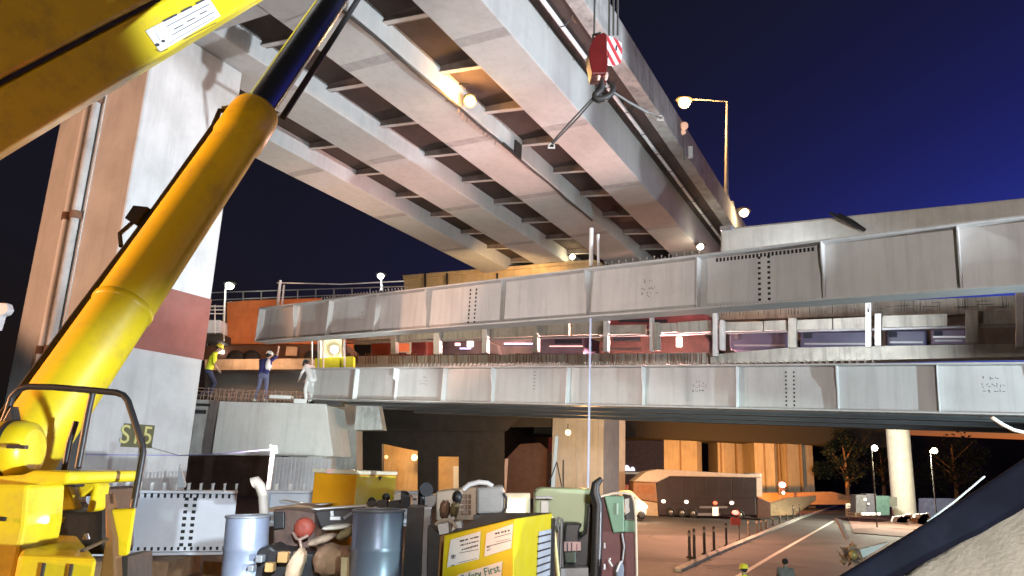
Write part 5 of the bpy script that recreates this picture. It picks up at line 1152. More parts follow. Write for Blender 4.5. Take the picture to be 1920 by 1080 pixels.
t = thing('carton', 'narrow tan carton standing beside the shiny drum', 'box', at(646, 1070, 8.2)); m = MB(); m.prism([at(x, y, 8.1) for x, y in ((639, 1045), (655, 1045), (655, 1130), (637, 1130))], (0, .15, 0)); m.build('carton', mat('carton', (.45, .33, .2), .8), t, world=True, bevel=.005)
# steel posts, black hook, small white machine tops
t = thing('steel_post', 'grey square steel post between the drum and the yellow generator', 'post', at(800, 1080, 8.0))
m = MB(); m.prism([at(x, y, 8.0) for x, y in ((795, 950), (808, 950), (802, 1130), (788, 1130))], (0, .1, 0)); m.build('post', mat('grey_post', (.30, .28, .28), .6, metal=.2, var=.2), t, world=True, bevel=.006)
m = MB(); m.prism([at(x, y, 8.1) for x, y in ((764, 950), (794, 952), (787, 1130), (752, 1130))], (0, .5, 0)); m.build('back_plate', BLACK, t, world=True)
t = thing('exhaust_stack', 'black exhaust pipe with a round hooded top near the middle', 'pipe', at(794, 950, 9.2))
m = MB(); m.tube([at(790, 990, 9.2), at(790, 932, 9.2), at(793, 922, 9.2), at(800, 918, 9.1)], [.045, .045, .06, .085], 14); m.build('stack', BLACK, t, world=True)
t = thing('light_tower_base', 'pale cabinet tops with vents seen above the dark clutter, centre', 'cabinet', at(790, 945, 11))
m = MB(); m.prism([at(x, y, 10.6) for x, y in ((738, 926), (782, 930), (782, 945), (738, 942))], (0, .5, 0)); m.build('cover', WHITEP, t, world=True, bevel=.01)
m = MB(); m.prism([at(x, y, 10.5) for x, y in ((800, 930), (818, 928), (818, 950), (797, 950))], (0, .5, 0)); m.build('cover', WHITEP, t, world=True, bevel=.01)
m = MB()
for k in range(6): m.prism([at(x, y, 10.58) for x, y in rect(766 + k * 2.6, 934, 767.8 + k * 2.6, 938)], (0, .01, 0))
m.build('vent', HOLE, t, world=True, kind='stuff')
t = thing('dark_machinery', 'dark jumble of machine parts behind the shiny drum', 'machinery', at(745, 960, 9.4))
m = MB()
for q in ([(752, 920), (770, 932), (768, 955), (750, 952)], [(708, 938), (724, 936), (726, 950), (706, 950)], [(728, 940), (748, 938), (752, 956), (726, 956)], [(686, 942), (700, 938), (706, 946), (690, 950)]):
    m.prism([at(x, y, 9.2) for x, y in q], (0, .25, 0))
for (x, y) in ((724, 932), (760, 928), (697, 940)): m.ball(at(x, y, 9.25), .05, 10)
m.build('parts', BLACK, t, world=True, kind='stuff')
# grey and beige compressor
t = thing('compressor', 'beige and grey compressor cabinet with a white hose over its top', 'compressor', at(880, 985, 9.3))
BG = mat('beige_cabinet', (.52, .42, .32), .55, var=.12); GC = mat('grey_cabinet', (.30, .31, .31), .5, var=.1)
m = MB(); m.prism([at(x, y, 9.3) for x, y in ((817, 922), (848, 918), (894, 914), (894, 976), (817, 976))], (0, .6, 0)); m.build('beige_side', BG, t, world=True, bevel=.02)
m = MB(); m.prism([at(x, y, 9.2) for x, y in ((893.5, 915), (942, 911), (946, 925), (945, 962), (893.5, 964))], (0, .7, 0)); m.build('grey_side', GC, t, world=True, bevel=.03)
m = MB(); m.prism([at(x, y, 9.18) for x, y in ((888, 966), (944, 961), (944, 975), (888, 978))], (0, .6, 0)); m.build('base', DARKM, t, world=True)
m = MB(); m.tube([at(x, y, 9.25) for x, y in ((868, 918), (880, 908), (898, 904), (914, 906), (924, 912))], .03, 10); m.build('hose', WHITEP, t, world=True)
m = MB(); m.tube([at(x, y, 9.2) for x, y in ((944, 925), (950, 935), (949, 952), (943, 963))], .016, 8); m.build('cable', BLACK, t, world=True)
for k in range(4):
    for j in range(3):
        m = MB(); m.prism([at(x, y, 9.28) for x, y in rect(864 + j * 7, 927 + k * 10, 869 + j * 7, 935 + k * 10)], (0, .02, 0)); m.build('vent_panel', mat('vent_brown', (.2, .12, .08), .7), t, world=True)
m = MB(); m.ball(at(857, 932, 9.1), .06, 14, sc=(1, 1, 1.3)); m.build('knob', BLACK, t, world=True)
sack(834, 955, 8.9, .055, .10, 0, 'brown peaked cloth bundle leaning on the beige compressor', SACK, 'bundle', 'bundle')
sack(852, 955, 8.85, .05, .08, .1, 'dark olive bottle shaped bundle next to the peaked one', mat('olive_bundle', (.15, .11, .05), .9, var=.3), 'bundle', 'bundle')
# yellow generator with placards
GA, GB_, GCc = at(832, 1004, 7.6), at(966, 972, 7.2), at(1036, 962, 8.3)
t = thing('generator', 'yellow generator cabinet carrying white printed placards, bottom centre', 'generator', (GA.x, GA.y, PZ))
GY = mat('yellow_cabinet', (.66, .55, .015), .35, var=.06, bump=.02, dirt=(.5, .42, .1), dirtamt=.3, coat=.3)
fu = Vector((GB_.x - GA.x, GB_.y - GA.y, 0)); fl = fu.length; fu.normalize(); fn = Vector((fu.y, -fu.x, 0))
ztop0, ztop1 = GA.z, GB_.z
def GF(x, y, o=0.0):
    r_ = ray(x, y); k = ((GA - CAMP).dot(fn) + o) / r_.dot(fn); return CAMP + r_ * k
ru_ = Vector((GCc.x - GB_.x, GCc.y - GB_.y, 0)); rl_ = ru_.length
b4 = [Vector((GA.x, GA.y, 0)), Vector((GB_.x, GB_.y, 0)), Vector((GB_.x, GB_.y, 0)) + ru_, Vector((GA.x, GA.y, 0)) + ru_]
zs = [ztop0, ztop1, GCc.z, GCc.z - .05]
m = MB(); bo = [Vector((p.x, p.y, PZ)) for p in b4]; to = [Vector((p.x, p.y, z)) for p, z in zip(b4, zs)]
m.add(bo + to, [(3, 2, 1, 0), (4, 5, 6, 7), (0, 1, 5, 4), (1, 2, 6, 5), (2, 3, 7, 6), (3, 0, 4, 7)]); m.build('cabinet', GY, t, world=True, bevel=.015)
m = MB(); m.add([p + Vector((0, 0, .004)) for p in to], [(0, 1, 2, 3)]); m.build('roof_sheet', DARKM, t, world=True)
PW_ = mat('placard_white', (.74, .78, .82), .5, var=.06, bump=0, dirt=(.6, .62, .6), dirtamt=.3); PINKK = mat('placard_ink', (.07, .08, .10), .8, bump=0); PBL = mat('placard_teal', (.12, .25, .30), .7, bump=0)
def decal(pts, o, m_, name, parent):
    b = MB(); b.prism([GF(x, y, o) for x, y in pts], fn * -.0025); return b.build(name, m_, parent, world=True)
p1 = decal([(845, 1012), (901, 996), (898, 1048), (838, 1064)], .006, PW_, 'placard', t)
p2 = decal([(912, 1000), (962, 982), (958, 1028), (908, 1044)], .006, PW_, 'placard', t)
p3 = decal([(858, 1078), (942, 1052), (938, 1110), (852, 1128)], .006, PW_, 'placard', t)
def lines(par, segs, m_=PINKK):
    b = MB()
    for (x0, y0, x1, y1, w) in segs: b.prism([GF(x, y, .009) for x, y in ((x0, y0 - w), (x1, y1 - w), (x1, y1 + w), (x0, y0 + w))], fn * -.001)
    b.build('print', m_, par, world=True, kind='stuff')
def dashes(x0, y0, x1, y1, n_, w, seed):
    rn = random.Random(seed); o = []
    for k in range(n_):
        f0 = (k + rn.uniform(0, .25)) / n_; f1 = (k + rn.uniform(.55, .95)) / n_
        o.append((x0 + (x1 - x0) * f0, y0 + (y1 - y0) * f0, x0 + (x1 - x0) * f1, y0 + (y1 - y0) * f1, w * rn.uniform(.6, 1.3)))
    return o
lines(p1, dashes(862, 1015, 898, 1006, 4, 1.4, 1) + dashes(862, 1023, 898, 1014, 11, 1.3, 2) + dashes(866, 1031, 897, 1022, 9, 1.5, 3) + [(862, 1037, 897, 1030, .5), (846, 1061, 852, 1059, .7)] + dashes(846, 1044, 854, 1042, 4, 2.4, 5) + [(846, 1048, 854, 1046, .4), (858, 1056, 894, 1047, .4)])
lines(p2, dashes(927, 1001, 957, 994, 5, 1.6, 6) + [(927, 1008, 958, 1000, .5), (917, 1024, 958, 1013, .5), (930, 1016, 956, 1010, .35)] + dashes(913, 1026, 920, 1024, 3, 2.2, 8) + dashes(913, 1032, 920, 1030, 3, 1.2, 9))
lines(p3, [(860, 1100, 930, 1081, .8)] if True else [(862, 1076, 868, 1092, .9), (860, 1074, 866, 1073, .8), (878, 1068, 878, 1095, .7), (890, 1066, 890, 1096, .7), (900, 1090, 907, 1062, .8), (907, 1062, 912, 1090, .8), (902, 1080, 911, 1079, .7), (918, 1062, 918, 1095, .8), (918, 1062, 938, 1054, .9), (920, 1072, 932, 1068, .8)], PBL)
for (ch_, x0, y0, sz) in (('Safety First', 898, 1079, .088),):
    xd = GF(938, 1066, .008) - GF(858, 1090, .008); w_ = flatword('lettering', ch_, .098, mat('placard_green', (.03, .22, .16), .7, bump=0), t, GF(900, 1076, .010), xd, Vector((0, 0, 1)), .001)
    w_.parent = p3
m = MB(); sd = ru_.normalized(); sn = Vector((sd.y, -sd.x, 0))
if sn.x < 0: sn = -sn
def GS(u, z, o=0): return Vector((GB_.x, GB_.y, 0)) + sd * u + sn * o + Vector((0, 0, z))
m.prism([GS(rl_ * .55, PZ + .05, .004), GS(rl_ * .95, PZ + .05, .004), GS(rl_ * .95, GCc.z - .16, .004), GS(rl_ * .60, GCc.z - .16, .004)], sn * .004); m.build('radiator_grille', mat('grille_grey', (.42, .46, .5), .5, var=.25, scale=4), t, world=True)
m = MB()
for k in range(14): m.prism([GS(rl_ * .57, GCc.z - .2 - k * .07, .008), GS(rl_ * .93, GCc.z - .2 - k * .07, .008), GS(rl_ * .93, GCc.z - .215 - k * .07, .008), GS(rl_ * .57, GCc.z - .215 - k * .07, .008)], sn * .006)
m.build('grille_bar', DARKM, t, world=True, kind='stuff')
m = MB(); m.prism([GS(rl_ * .955, PZ, 0.004), GS(rl_ * 1.0, PZ, 0.004), GS(rl_ * 1.0, GCc.z - .05, .004), GS(rl_ * .955, GCc.z - .05, .004)], sn * .03); m.build('corner_seal', BLACK, t, world=True)
# brown panel and small machine left of the generator
t = thing('control_box', 'brown and grey control box with a pale handle left of the placards', 'box', at(818, 1030, 7.9))
m = MB(); m.prism([at(x, y, 7.95) for x, y in ((823, 1002), (842, 1002), (836, 1130), (818, 1130))], (0, .4, 0)); m.build('panel', mat('brown_panel', (.32, .15, .05), .6, var=.2), t, world=True)
m = MB(); m.prism([at(x, y, 7.9) for x, y in ((803, 985), (824, 1002), (818, 1130), (800, 1130))], (0, .4, 0)); m.build('side', DARKM, t, world=True)
m = MB(); m.prism([at(x, y, 7.9) for x, y in ((820, 983), (840, 981), (842, 999), (824, 1003))], (0, .3, 0)); m.prism([at(x, y, 7.9) for x, y in ((850, 982), (864, 978), (867, 992), (846, 998))], (0, .3, 0)); m.build('cover', WHITEP, t, world=True, kind='stuff')
m = MB(); m.tube([at(x, y, 7.88) for x, y in ((816, 984), (826, 976), (840, 974), (850, 980), (856, 990))], .016, 8); m.build('handle', mat('tan_handle', (.5, .42, .32), .6), t, world=True)
# lit small window box behind generator
t = thing('lit_cabinet', 'small cabinet with a glowing yellow panel behind the generator', 'cabinet', at(972, 960, 11.5))
m = MB(); m.prism([at(x, y, 11.5) for x, y in ((944, 925), (994, 925), (994, 990), (944, 990))], (0, .4, 0)); m.build('cabinet', mat('tan_cabinet', (.5, .42, .3), .6), t, world=True)
m = MB(); m.prism([at(x, y, 11.46) for x, y in ((950, 934), (985, 934), (985, 962), (950, 962))], (0, .03, 0)); m.build('glowing_panel', mat('panel_glow', (1, .9, .6), emit=(1, .86, .5), estr=1.3), t, world=True)
# pale green roller machine
t = thing('machine_canopy', 'pale green machine hood with a black seat below it', 'machine', at(1070, 1000, 9.4))
PG = mat('pale_green_paint', (.34, .42, .24), .45, var=.12, scale=1.5, bump=.03, dirt=(.4, .34, .26), dirtamt=.5)
m = MB(); m.prism([at(x, y, 9.6) for x, y in ((1003, 925), (1008, 917), (1018, 915), (1112, 917), (1112, 998), (1003, 1000))], (0, .5, 0)); m.build('hood', PG, t, world=True, bevel=.02)
m = MB(); m.prism([at(x, y, 9.5) for x, y in rect(1014, 939, 1029, 975)], (0, .08, 0)); m.build('lamp_box', WHITEP, t, world=True, bevel=.008)
m = MB(); m.prism([at(x, y, 9.45) for x, y in rect(1004, 931, 1036, 935)], (0, .1, 0)); m.build('bracket', GREYP, t, world=True)
m = MB(); m.prism([at(x, y, 9.3) for x, y in ((1060, 981), (1092, 982), (1086, 996), (1086, 1010), (1098, 1000), (1102, 946), (1110, 944), (1112, 1075), (1056, 1070), (1058, 1000))], (0, .5, 0)); m.build('seat', BLACK, t, world=True, bevel=.02)
m = MB(); m.prism([at(x, y, 9.2) for x, y in ((1058, 1016), (1089, 1016), (1089, 1032), (1058, 1036))], (0, .05, 0)); m.build('panel', mat('pink_panel', (.6, .42, .42), .6), t, world=True)
for (x, y, w) in ((1063, 1018, 2), (1071, 1018, 2), (1081, 1020, 1.2)):
    m = MB(); m.prism([at(xx, yy_, 9.17) for xx, yy_ in rect(x, y, x + w, y + 16)], (0, .02, 0)); m.build('lever', BRED if x > 1075 else DARKM, t, world=True)
for k, pts in enumerate(([(1040, 985), (1048, 970), (1054, 974), (1050, 1075)], [(1056, 980), (1052, 990), (1055, 1075)], [(1042, 975), (1046, 985), (1049, 1000), (1044, 1078)])):
    m = MB(); m.tube([at(x, y, 9.1 + .05 * k) for x, y in pts], .018, 8); m.build('hydraulic_pipe', GREYP, t, world=True)
m = MB(); m.prism([at(x, y, 9.0) for x, y in ((1050, 1066), (1104, 1064), (1104, 1120), (1050, 1120))], (0, .6, 0)); m.build('lower_body', GREYP, t, world=True, bevel=.01)
m = MB(); m.prism([at(x, y, 9.1) for x, y in ((1058, 1036), (1080, 1034), (1080, 1056), (1060, 1056))], (0, .2, 0)); m.build('motor', mat('dark_green_motor', (.05, .08, .06), .5), t, world=True, bevel=.01)
m = MB(); m.tube([at(1033, 968, 8.9), at(1040, 1010, 8.9), at(1050, 1120, 8.9)], .022, 8); tag(m.build('yellow_pole', mat('cream_yellow_pole', (.7, .62, .3), .5)), 'thin cream yellow pole leaning on the generator corner', 'pole')
# dark green machine
t = thing('excavator_arm', 'dark machine with a green guard plate at the left edge of the road', 'machine', at(1155, 1040, 9.0))
DG = mat('green_guard_paint', (.12, .24, .15), .45, var=.12, bump=.03)
MDK = mat('maroon_machine', (.10, .03, .028), .6, var=.3, scale=3)
m = MB(); m.prism([at(x, y, 9.0) for x, y in ((1116, 940), (1134, 930), (1195, 1000), (1195, 1130), (1114, 1130))], (0, .6, 0)); m.build('body', MDK, t, world=True, bevel=.02)
m = MB(); m.prism([at(x, y, 8.9) for x, y in ((1133, 930), (1170, 930), (1171, 998), (1150, 999))], (0, .3, 0)); m.build('guard_plate', DG, t, world=True, bevel=.012)
m = MB(); m.prism([at(x, y, 8.95) for x, y in ((1170.5, 975), (1192, 976), (1193, 998), (1171, 998))], (0, .3, 0)); m.build('lower_guard', DG, t, world=True, bevel=.01)
m = MB(); m.tube([at(x, y, 8.92) for x, y in ((1126, 931), (1150, 925), (1170, 924), (1184, 927), (1189, 940), (1192, 976), (1194, 1080))], .016, 8); m.build('cab_rail', mat('cream_rail', (.6, .52, .4), .5), t, world=True)
m = MB(); m.prism([at(x, y, 8.94) for x, y in ((1180, 934), (1188, 936), (1190, 974), (1173, 975), (1174, 966), (1182, 960), (1180, 950))], (0, .05, 0)); m.build('bracket', BLACK, t, world=True)
m = MB(); m.prism([at(x, y, 8.96) for x, y in ((1171, 936), (1181, 934), (1181, 958), (1173, 966))], (0, .04, 0)); m.build('mirror', WHITEP, t, world=True)
m = MB(); m.tube([at(x, y, 8.9) for x, y in ((1128, 897), (1117, 908), (1115, 925), (1122, 945), (1120, 985), (1116, 1130))], [.03, .05, .06, .055, .06, .07], 10); m.build('boom_cylinder', BLACK, t, world=True)
m = MB(); m.tube([at(x, y, 8.85) for x, y in ((1166, 1000), (1170, 1025), (1167, 1050), (1158, 1080))], .012, 8); m.tube([at(1126, 960, 8.85), at(1125, 1020, 8.85), at(1123, 1060, 8.85)], .010, 8); m.build('hose', GREYP, t, world=True, kind='stuff')
m = MB(); m.prism([at(x, y, 8.88) for x, y in rect(1156, 944, 1159.5, 965)], (0, .02, 0)); m.build('slot', mat('pale_green_slot', (.35, .5, .4), .5), t, world=True)
for (x, y) in ((1135, 1024), (1135, 1064)):
    m = MB(); p = at(x, y, 8.9); m.box((p.x - .01, 8.96, p.z - .03), (p.x + .01, 8.99, p.z + .03)); m.build('reflector', WHITEP, t, world=True)
m = MB(); m.prism([at(x, y, 8.7) for x, y in ((1154, 1066), (1166, 1050), (1171, 1066), (1168, 1100), (1156, 1096))], (0, .1, 0)); m.build('bag', mat('slate_bag', (.2, .24, .3), .8), t, world=True, bevel=.02)
m = MB(); m.tube([at(x, y, 8.68) for x, y in ((1156, 1072), (1162, 1056), (1166, 1052))], .012, 6); m.tube([at(x, y, 8.68) for x, y in ((1144, 1046), (1142, 1052), (1148, 1062))], .012, 6); m.build('strap', WHITEP, t, world=True, kind='stuff')

# ================================================================== lower right: dark pipe curving over a pale mound
pts = [(1570, 1128), (1650, 1078), (1722, 1036), (1800, 985), (1870, 940), (1935, 897), (2040, 822), (2200, 700)]
P_ = [at(x, y, 5.2 - k * .03) for k, (x, y) in enumerate(pts)]
# broad flattened band: rounded slab section swept along the edge of the mound
m = MB(); n_ = 20; vs = []; 
for i, p in enumerate(P_):
    d = (P_[min(i + 1, len(P_) - 1)] - P_[max(i - 1, 0)]).normalized(); sdv = d.cross(Vector((0, -1, 0))).normalized(); nv = d.cross(sdv).normalized()
    for k in range(n_):
        a_ = 2 * math.pi * k / n_; ca, sa = math.cos(a_), math.sin(a_)
        w_ = .125 * math.copysign(abs(ca) ** .55, ca); h_ = .045 * math.copysign(abs(sa) ** .7, sa); vs.append(p + sdv * w_ + nv * h_)
m.add(vs, [(i * n_ + k, i * n_ + (k + 1) % n_, (i + 1) * n_ + (k + 1) % n_, (i + 1) * n_ + k) for i in range(len(P_) - 1) for k in range(n_)], True)
m.add(vs[:n_], [tuple(range(n_))]); m.add(vs[-n_:], [tuple(range(n_))])
pipe = m.build('edge_band', mat('navy_band', (.006, .008, .018), .8, var=.35, scale=3, bump=.08, dirt=(.018, .02, .035), dirtamt=.5, dscale=4, spec=.12)); sf = pipe.modifiers.new('sub', 'SUBSURF'); sf.levels = 2; sf.render_levels = 2
tag(pipe, 'broad dark bluish rubber band curving up along the pale slab at lower right', 'band')
mb = MB(); N = 60
edge = [(1550, 1184), (1630, 1122), (1690, 1076), (1780, 1024), (1856, 976), (1926, 930), (2032, 854), (2192, 732)]
ed = [at(x, y, 5.12) for x, y in edge]
vs = []
def lerp_path(P, f):
    f = f * (len(P) - 1); i = min(int(f), len(P) - 2); return P[i].lerp(P[i + 1], f - i)
M_ = 40
for j in range(M_ + 1):
    for i in range(N + 1):
        p = lerp_path(ed, i / N); v = j / M_
        q = p + Vector((.25 * v, -2.6 * v, -1.7 * v ** 1.3))
        q += Vector((0, 0, .006 * math.sin(q.x * 9 + q.y * 5) + .004 * math.sin(q.x * 23 - q.y * 17)))
        vs.append(q)
fs = [(j * (N + 1) + i, (j + 1) * (N + 1) + i, (j + 1) * (N + 1) + i + 1, j * (N + 1) + i + 1) for j in range(M_) for i in range(N)]
back = len(vs)
for i in range(N + 1):
    p = lerp_path(ed, i / N); vs.append(Vector((p.x + .1, p.y + .15, 0)))
fs += [(i, i + 1, back + i + 1, back + i) for i in range(N)]
mb.add(vs, fs, True); o = mb.build('mound', mat('pale_grout', (.44, .42, .36), .95, var=.14, scale=6, bump=.5, bscale=30, dirt=(.38, .36, .29), dirtamt=.6, dscale=9)); o['kind'] = 'structure'
# pale debris by the road's end
t = thing('rubble_bag', 'pale crumpled sheeting and cans at the road edge by the dark band', 'debris', at(1595, 1040, 24))
m = MB(); rn = random.Random(5)
for k in range(60):
    c = at(1598 + rn.gauss(0, 9), 1042 + rn.gauss(0, 9), 26 + rn.uniform(-.3, .3)); u = [Vector((rn.gauss(0, 1), rn.gauss(0, 1), rn.gauss(0, .7))) * rn.uniform(.05, .14) for _ in range(3)]
    m.prism([c + u[0], c + u[1], c + u[2], c - u[0] * .8], Vector((.02, .06, .05)))
m.build('heap', mat('tan_heap', (.42, .33, .25), .9, var=.5, scale=3), t, world=True, kind='stuff')
m = MB(); m.ball(at(1600, 1040, 25.6), .16, 12); m.build('can', mat('gold_can', (.6, .48, .2), .4, metal=.3), t, world=True)
m = MB(); m.prism([at(x, y, 27) for x, y in ((1569, 972), (1578, 975), (1592, 1008), (1588, 1012))], (0, .2, 0)); m.build('sheet', mat('pinkish_sheet', (.6, .45, .4), .8), t, world=True)
m = MB(); m.prism([at(x, y, 20) for x, y in ((1612, 1030), (1668, 1016), (1640, 1034), (1618, 1046))], (0, .1, 0)); m.build('board', WHITEP, t, world=True)
# ================================================================== people
def capsule(bm, a, b, ra, rb, n=14):
    a, b = V(a), V(b); mb = MB(); d = (b - a); L = max(d.length, 1e-4); d = d / L; prof = []
    for k in range(5): t = math.pi / 2 * k / 4; prof.append((max(ra * math.sin(t), 1e-4), -ra * math.cos(t)))
    for k in range(5): t = math.pi / 2 * k / 4; prof.append((max(rb * math.cos(t), 1e-4), L + rb * math.sin(t)))
    mb.lathe(a, d, prof, n); bm.add(mb.v, mb.f, True)
SKIN = mat('skin', (.42, .26, .18), .6, var=.08, bump=.05)
def person(name_loc, label, J, cols, facing, helmet=None, scale=1.0, vox=.013, extra=None):
    """J: joint dictionary in body space (x right, y forward, z up), one continuous remeshed body"""
    segs = []                                   # a, b, ra, rb, material slot
    def S(a, b, ra, rb, s): segs.append((V(J[a]) if isinstance(a, str) else V(a), V(J[b]) if isinstance(b, str) else V(b), ra, rb, s))
    T, TR, SK, SH, HR = 0, 1, 2, 3, 4
    pel, ch, nk, hd = (V(J[k]) for k in ('pelvis', 'chest', 'neck', 'head'))
    lat = (V(J['shL']) - V(J['shR'])).normalized()
    for s_ in (-1, 1): S(pel + lat * .075 * s_, ch + lat * .085 * s_, .105, .115, T)
    S(pel + Vector((0, 0, -.05)) - lat * .06, pel + Vector((0, 0, -.05)) + lat * .06, .12, .12, TR)
    S(ch - lat * .12, ch + lat * .12, .105, .105, T); S('shL', 'shR', .065, .065, T); S(ch, nk, .10, .065, T)
    S(nk, nk.lerp(hd, .6), .052, .05, SK)
    hv = (hd - nk).normalized(); fwd = V(J.get('look', (0, 1, 0))).normalized()
    S(hd - hv * .03 + fwd * .015, hd + hv * .045 - fwd * .01, .078, .088, SK); S(hd - hv * .075 + fwd * .045, hd - hv * .05 + fwd * .04, .042, .05, SK)
    S(hd - hv * .012 + fwd * .09, hd - hv * .035 + fwd * .108, .012, .016, SK)      # nose
    S(hd - hv * .065 + fwd * .085 - lat * .02, hd - hv * .065 + fwd * .085 + lat * .02, .010, .010, SK)  # lips
    for s_ in (-1, 1): S(hd + lat * .088 * s_ + hv * .015, hd + lat * .092 * s_ - hv * .03, .016, .012, SK)
    S(hd + hv * .03 - fwd * .035, hd + hv * .05 + fwd * .02, .088, .085, HR)
    for q in 'LR':
        S('sh' + q, 'el' + q, .062, .048, T if J.get('sleeve', 'short') == 'long' else T); S('el' + q, 'wr' + q, .043, .03, T if J.get('sleeve') == 'long' else SK)
        w = V(J['wr' + q]); d = (w - V(J['el' + q])).normalized(); sd = d.orthogonal().normalized(); up_ = d.cross(sd)
        S(w, w + d * .07, .028, .034, SK)
        for k, (o, l) in enumerate(((-.03, .065), (-.01, .078), (.012, .072), (.032, .055))):
            b0 = w + d * .085 + sd * o; S(b0 - d * .02, b0 + d * l * .5 + up_ * .004, .0105, .010, SK); S(b0 + d * l * .5 + up_ * .004, b0 + d * l + up_ * .022, .010, .008, SK)
        S(w + d * .02 - sd * .03, w + d * .06 - sd * .06 + up_ * .01, .013, .011, SK)
        S('hp' + q, 'kn' + q, .092, .066, TR); S('kn' + q, 'an' + q, .064, .05, TR)
        a = V(J['an' + q]); f_ = V(J.get('toe', (0, 1, 0)))
        S(a + Vector((0, 0, -.02)) - f_ * .04, a + Vector((0, 0, -.035)) + f_ * .15, .052, .042, SH)
    bm = MB()
    for s in segs: capsule(bm, *s[:4])
    o = bm.build('person', SKIN); rm = o.modifiers.new('r', 'REMESH'); rm.mode = 'VOXEL'; rm.voxel_size = vox
    sm = o.modifiers.new('s', 'SMOOTH'); sm.factor = .5; sm.iterations = 3
    dg = bpy.context.evaluated_depsgraph_get(); me = bpy.data.meshes.new_from_object(o.evaluated_get(dg)); o.modifiers.clear(); o.data = me
    me.materials.clear()
    for c in cols: me.materials.append(c)
    n = len(me.polygons); ce = np.empty(n * 3); me.polygons.foreach_get('center', ce); ce = ce.reshape(-1, 3)
    best = np.full(n, 1e9); idx = np.zeros(n, int)
    for (a, b, ra, rb, s) in segs:
        a_, b_ = np.array(a), np.array(b); ab = b_ - a_; t = np.clip(((ce - a_) @ ab) / max(ab @ ab, 1e-9), 0, 1)
        dist = np.linalg.norm(ce - (a_ + t[:, None] * ab), axis=1) - (ra + (rb - ra) * t)
        k = dist < best; best[k] = dist[k]; idx[k] = s
    me.polygons.foreach_set('material_index', idx); me.polygons.foreach_set('use_smooth', [True] * n); me.update()
    o.location = name_loc; o.rotation_euler = (0, 0, facing); o.scale = (scale,) * 3
    tag(o, label, 'person')
    eb = MB()
    for s_ in (-1, 1): eb.ball(hd + fwd * .083 + lat * .032 * s_ + hv * .012, .011, 8)
    eb.build('eyes', INK, o, kind='stuff')
    if helmet:
        mb = MB(); R3 = hv; mb.lathe(hd + hv * .035 - fwd * .01, hv, [(.135, -.005), (.132, .0), (.118, .01), (.116, .05), (.095, .10), (.05, .125), (.001, .13)], 24, caps=False); mb.build('helmet', helmet, o)
        mb = MB(); mb.prism([hd + hv * .035 + fwd * .10 + lat * .09, hd + hv * .030 + fwd * .165 + lat * .05, hd + hv * .030 + fwd * .165 - lat * .05, hd + hv * .035 + fwd * .10 - lat * .09], hv * .012); mb.build('peak', helmet, o)
    if extra: extra(o, J, hd, hv, fwd, lat)
    return o
HIVIS = mat('hi_vis_shirt', (.68, .74, .03), .8, var=.1, emit=None); HELY = mat('yellow_helmet', (.78, .66, .05), .35, coat=.3); HELW = mat('white_helmet', (.72, .72, .70), .35)
JEAN = mat('blue_grey_trousers', (.15, .16, .27), .9, var=.2, scale=6); DTR = mat('dark_trousers', (.05, .05, .09), .9, var=.3); NAVYS = mat('navy_shirt', (.03, .03, .13), .9, var=.2); WHTS = mat('white_overall', (.68, .68, .68), .85, var=.1)
BOOT = mat('black_boot', (.03, .025, .02), .7); PBOOT = mat('pale_boot', (.55, .54, .5), .7); HAIR = mat('black_hair', (.02, .016, .014), .7); GREYS = mat('grey_shirt', (.22, .21, .20), .9, var=.2)
base = dict(pelvis=(0, 0, .95), chest=(0, 0, 1.32), neck=(0, .01, 1.47), head=(0, .03, 1.62), shL=(-.19, 0, 1.41), shR=(.19, 0, 1.41), elL=(-.25, -.02, 1.13), elR=(.25, -.02, 1.13), wrL=(-.24, .10, .90), wrR=(.24, .10, .90),
            hpL=(-.10, 0, .92), hpR=(.10, 0, .92), knL=(-.11, .03, .50), knR=(.11, .03, .50), anL=(-.12, 0, .08), anR=(.12, 0, .08))
topz_ = at(500, 753, CY).z
# 1: hi-vis worker in mid step, facing right
J = dict(base); J.update(pelvis=(0, -.02, .93), chest=(0, .06, 1.30), neck=(0, .12, 1.45), head=(.0, .19, 1.60), look=(0, 1, -.25), shL=(-.18, .07, 1.39), shR=(.18, .09, 1.39), elL=(-.24, .02, 1.12), elR=(.24, .12, 1.12), wrL=(-.2, .22, .96), wrR=(.22, .27, .92),
    hpL=(-.09, -.02, .9), hpR=(.09, -.02, .9), knL=(-.10, .16, .50), knR=(.10, .22, .52), anL=(-.11, -.20, .12), anR=(.10, .06, .08), toe=(0, 1, 0))
p = at(386, 745, CY + .25)
def vest(o, J, hd, hv, fwd, lat):
    mb = MB(); c = V(J['chest']); 
    for z in (1.08, 1.24): mb.lathe(Vector((0, .02 + (z - 1.0) * .12, z)), (0, .1, 1), [(.222, 0), (.226, .02), (.222, .04)], 24, caps=False)
    mb.v = [(x, (y - .02) * .70 + .02, z) for x, y, z in mb.v]; mb.build('reflective_strip', mat('silver_strip', (.6, .6, .6), .3), o, kind='stuff')
person((p.x, p.y, topz_), 'worker in yellow hi-vis shirt and helmet stepping forward by the striped pier', J, [HIVIS, DTR, SKIN, BOOT, HAIR], R(-75), HELY, .98, extra=None)
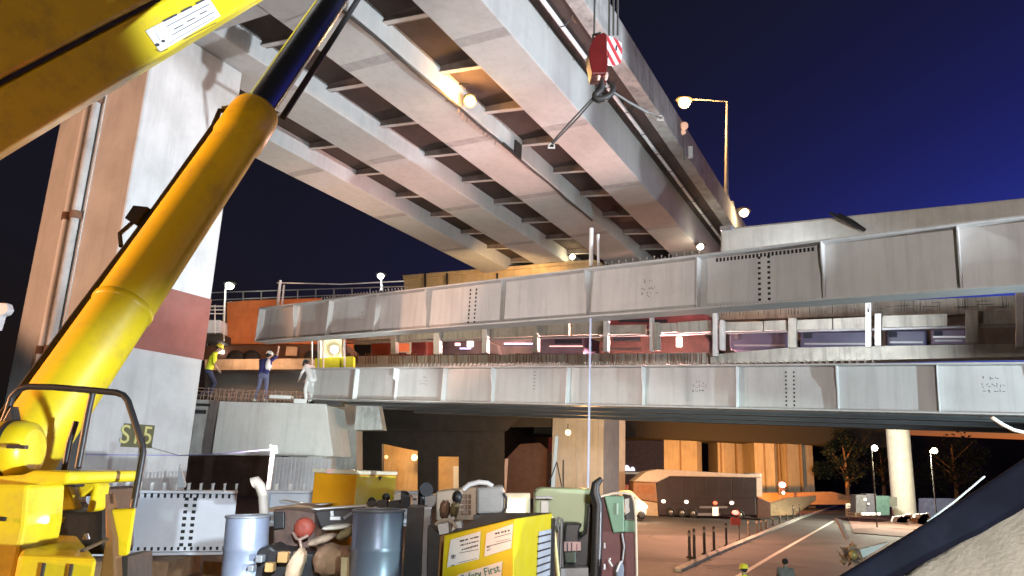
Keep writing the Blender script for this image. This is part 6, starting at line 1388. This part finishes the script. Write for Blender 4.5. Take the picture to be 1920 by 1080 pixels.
# 2: navy and white, reaching up to the girder tip
J = dict(base); J.update(pelvis=(0, -.02, .92), chest=(0, .05, 1.27), neck=(0.02, .1, 1.41), head=(.04, .14, 1.55), look=(.3, 1, .25), elR=(.30, .16, 1.52), wrR=(.30, .22, 1.76), shR=(.19, .06, 1.38), shL=(-.19, .05, 1.36), elL=(-.27, .2, 1.22), wrL=(-.12, .4, 1.2),
    knL=(-.13, .02, .5), anL=(-.16, -.12, .08), knR=(.12, .05, .5), anR=(.13, .05, .08))
p = at(489, 748, CY + .3)
def bib(o, J, hd, hv, fwd, lat):
    mb = MB(); mb.ball((.12, .02, 1.2), 1, 14, sc=(.09, .135, .24)); mb.build('white_vest', WHTS, o)
person((p.x, p.y, topz_), 'worker in navy shirt and blue trousers reaching up to the hoisted girder tip', J, [NAVYS, JEAN, SKIN, PBOOT, HAIR], R(-12), HELW, .92, extra=bib)
# 3: white overall, half hidden by the lower girder's end
J = dict(base); J.update(pelvis=(0, -.05, .9), chest=(0, .10, 1.2), neck=(0, .2, 1.32), head=(0, .28, 1.40), look=(0, 1, -.5), shL=(-.18, .12, 1.29), shR=(.18, .12, 1.29), elL=(-.24, .22, 1.04), elR=(.24, .24, 1.04), wrL=(-.16, .38, .86), wrR=(.16, .38, .86), sleeve='long', knL=(-.11, .10, .48), knR=(.11, .08, .48))
p = at(578, 757, CY + .15)
person((p.x, p.y, topz_), 'stooping worker in white overalls with a dark helmet at the lower girder end', J, [WHTS, WHTS, SKIN, BOOT, HAIR], R(60), mat('teal_helmet', (.05, .12, .16), .35), .86)
# 4, 5: two people on the road at the bottom edge
p4 = at(1395, 1047, 20.3); J = dict(base); J.update(look=(0, 1, 0))
person((p4.x, 20.3, 0.02), 'road worker in hi-vis yellow jacket and helmet seen from behind at the bottom', dict(J, sleeve='long'), [HIVIS, DTR, SKIN, BOOT, HAIR], R(8), HELY, .98)
p5 = at(1471, 1036, 22.6)
person((p5.x, 22.6, 0.02), 'pedestrian in grey top and dark trousers walking beside the hi-vis road worker', dict(J, sleeve='long', elL=(-.24, .1, 1.14), wrL=(-.18, .3, 1.02)), [GREYS, DTR, SKIN, BOOT, HAIR], R(-30), None, .97)
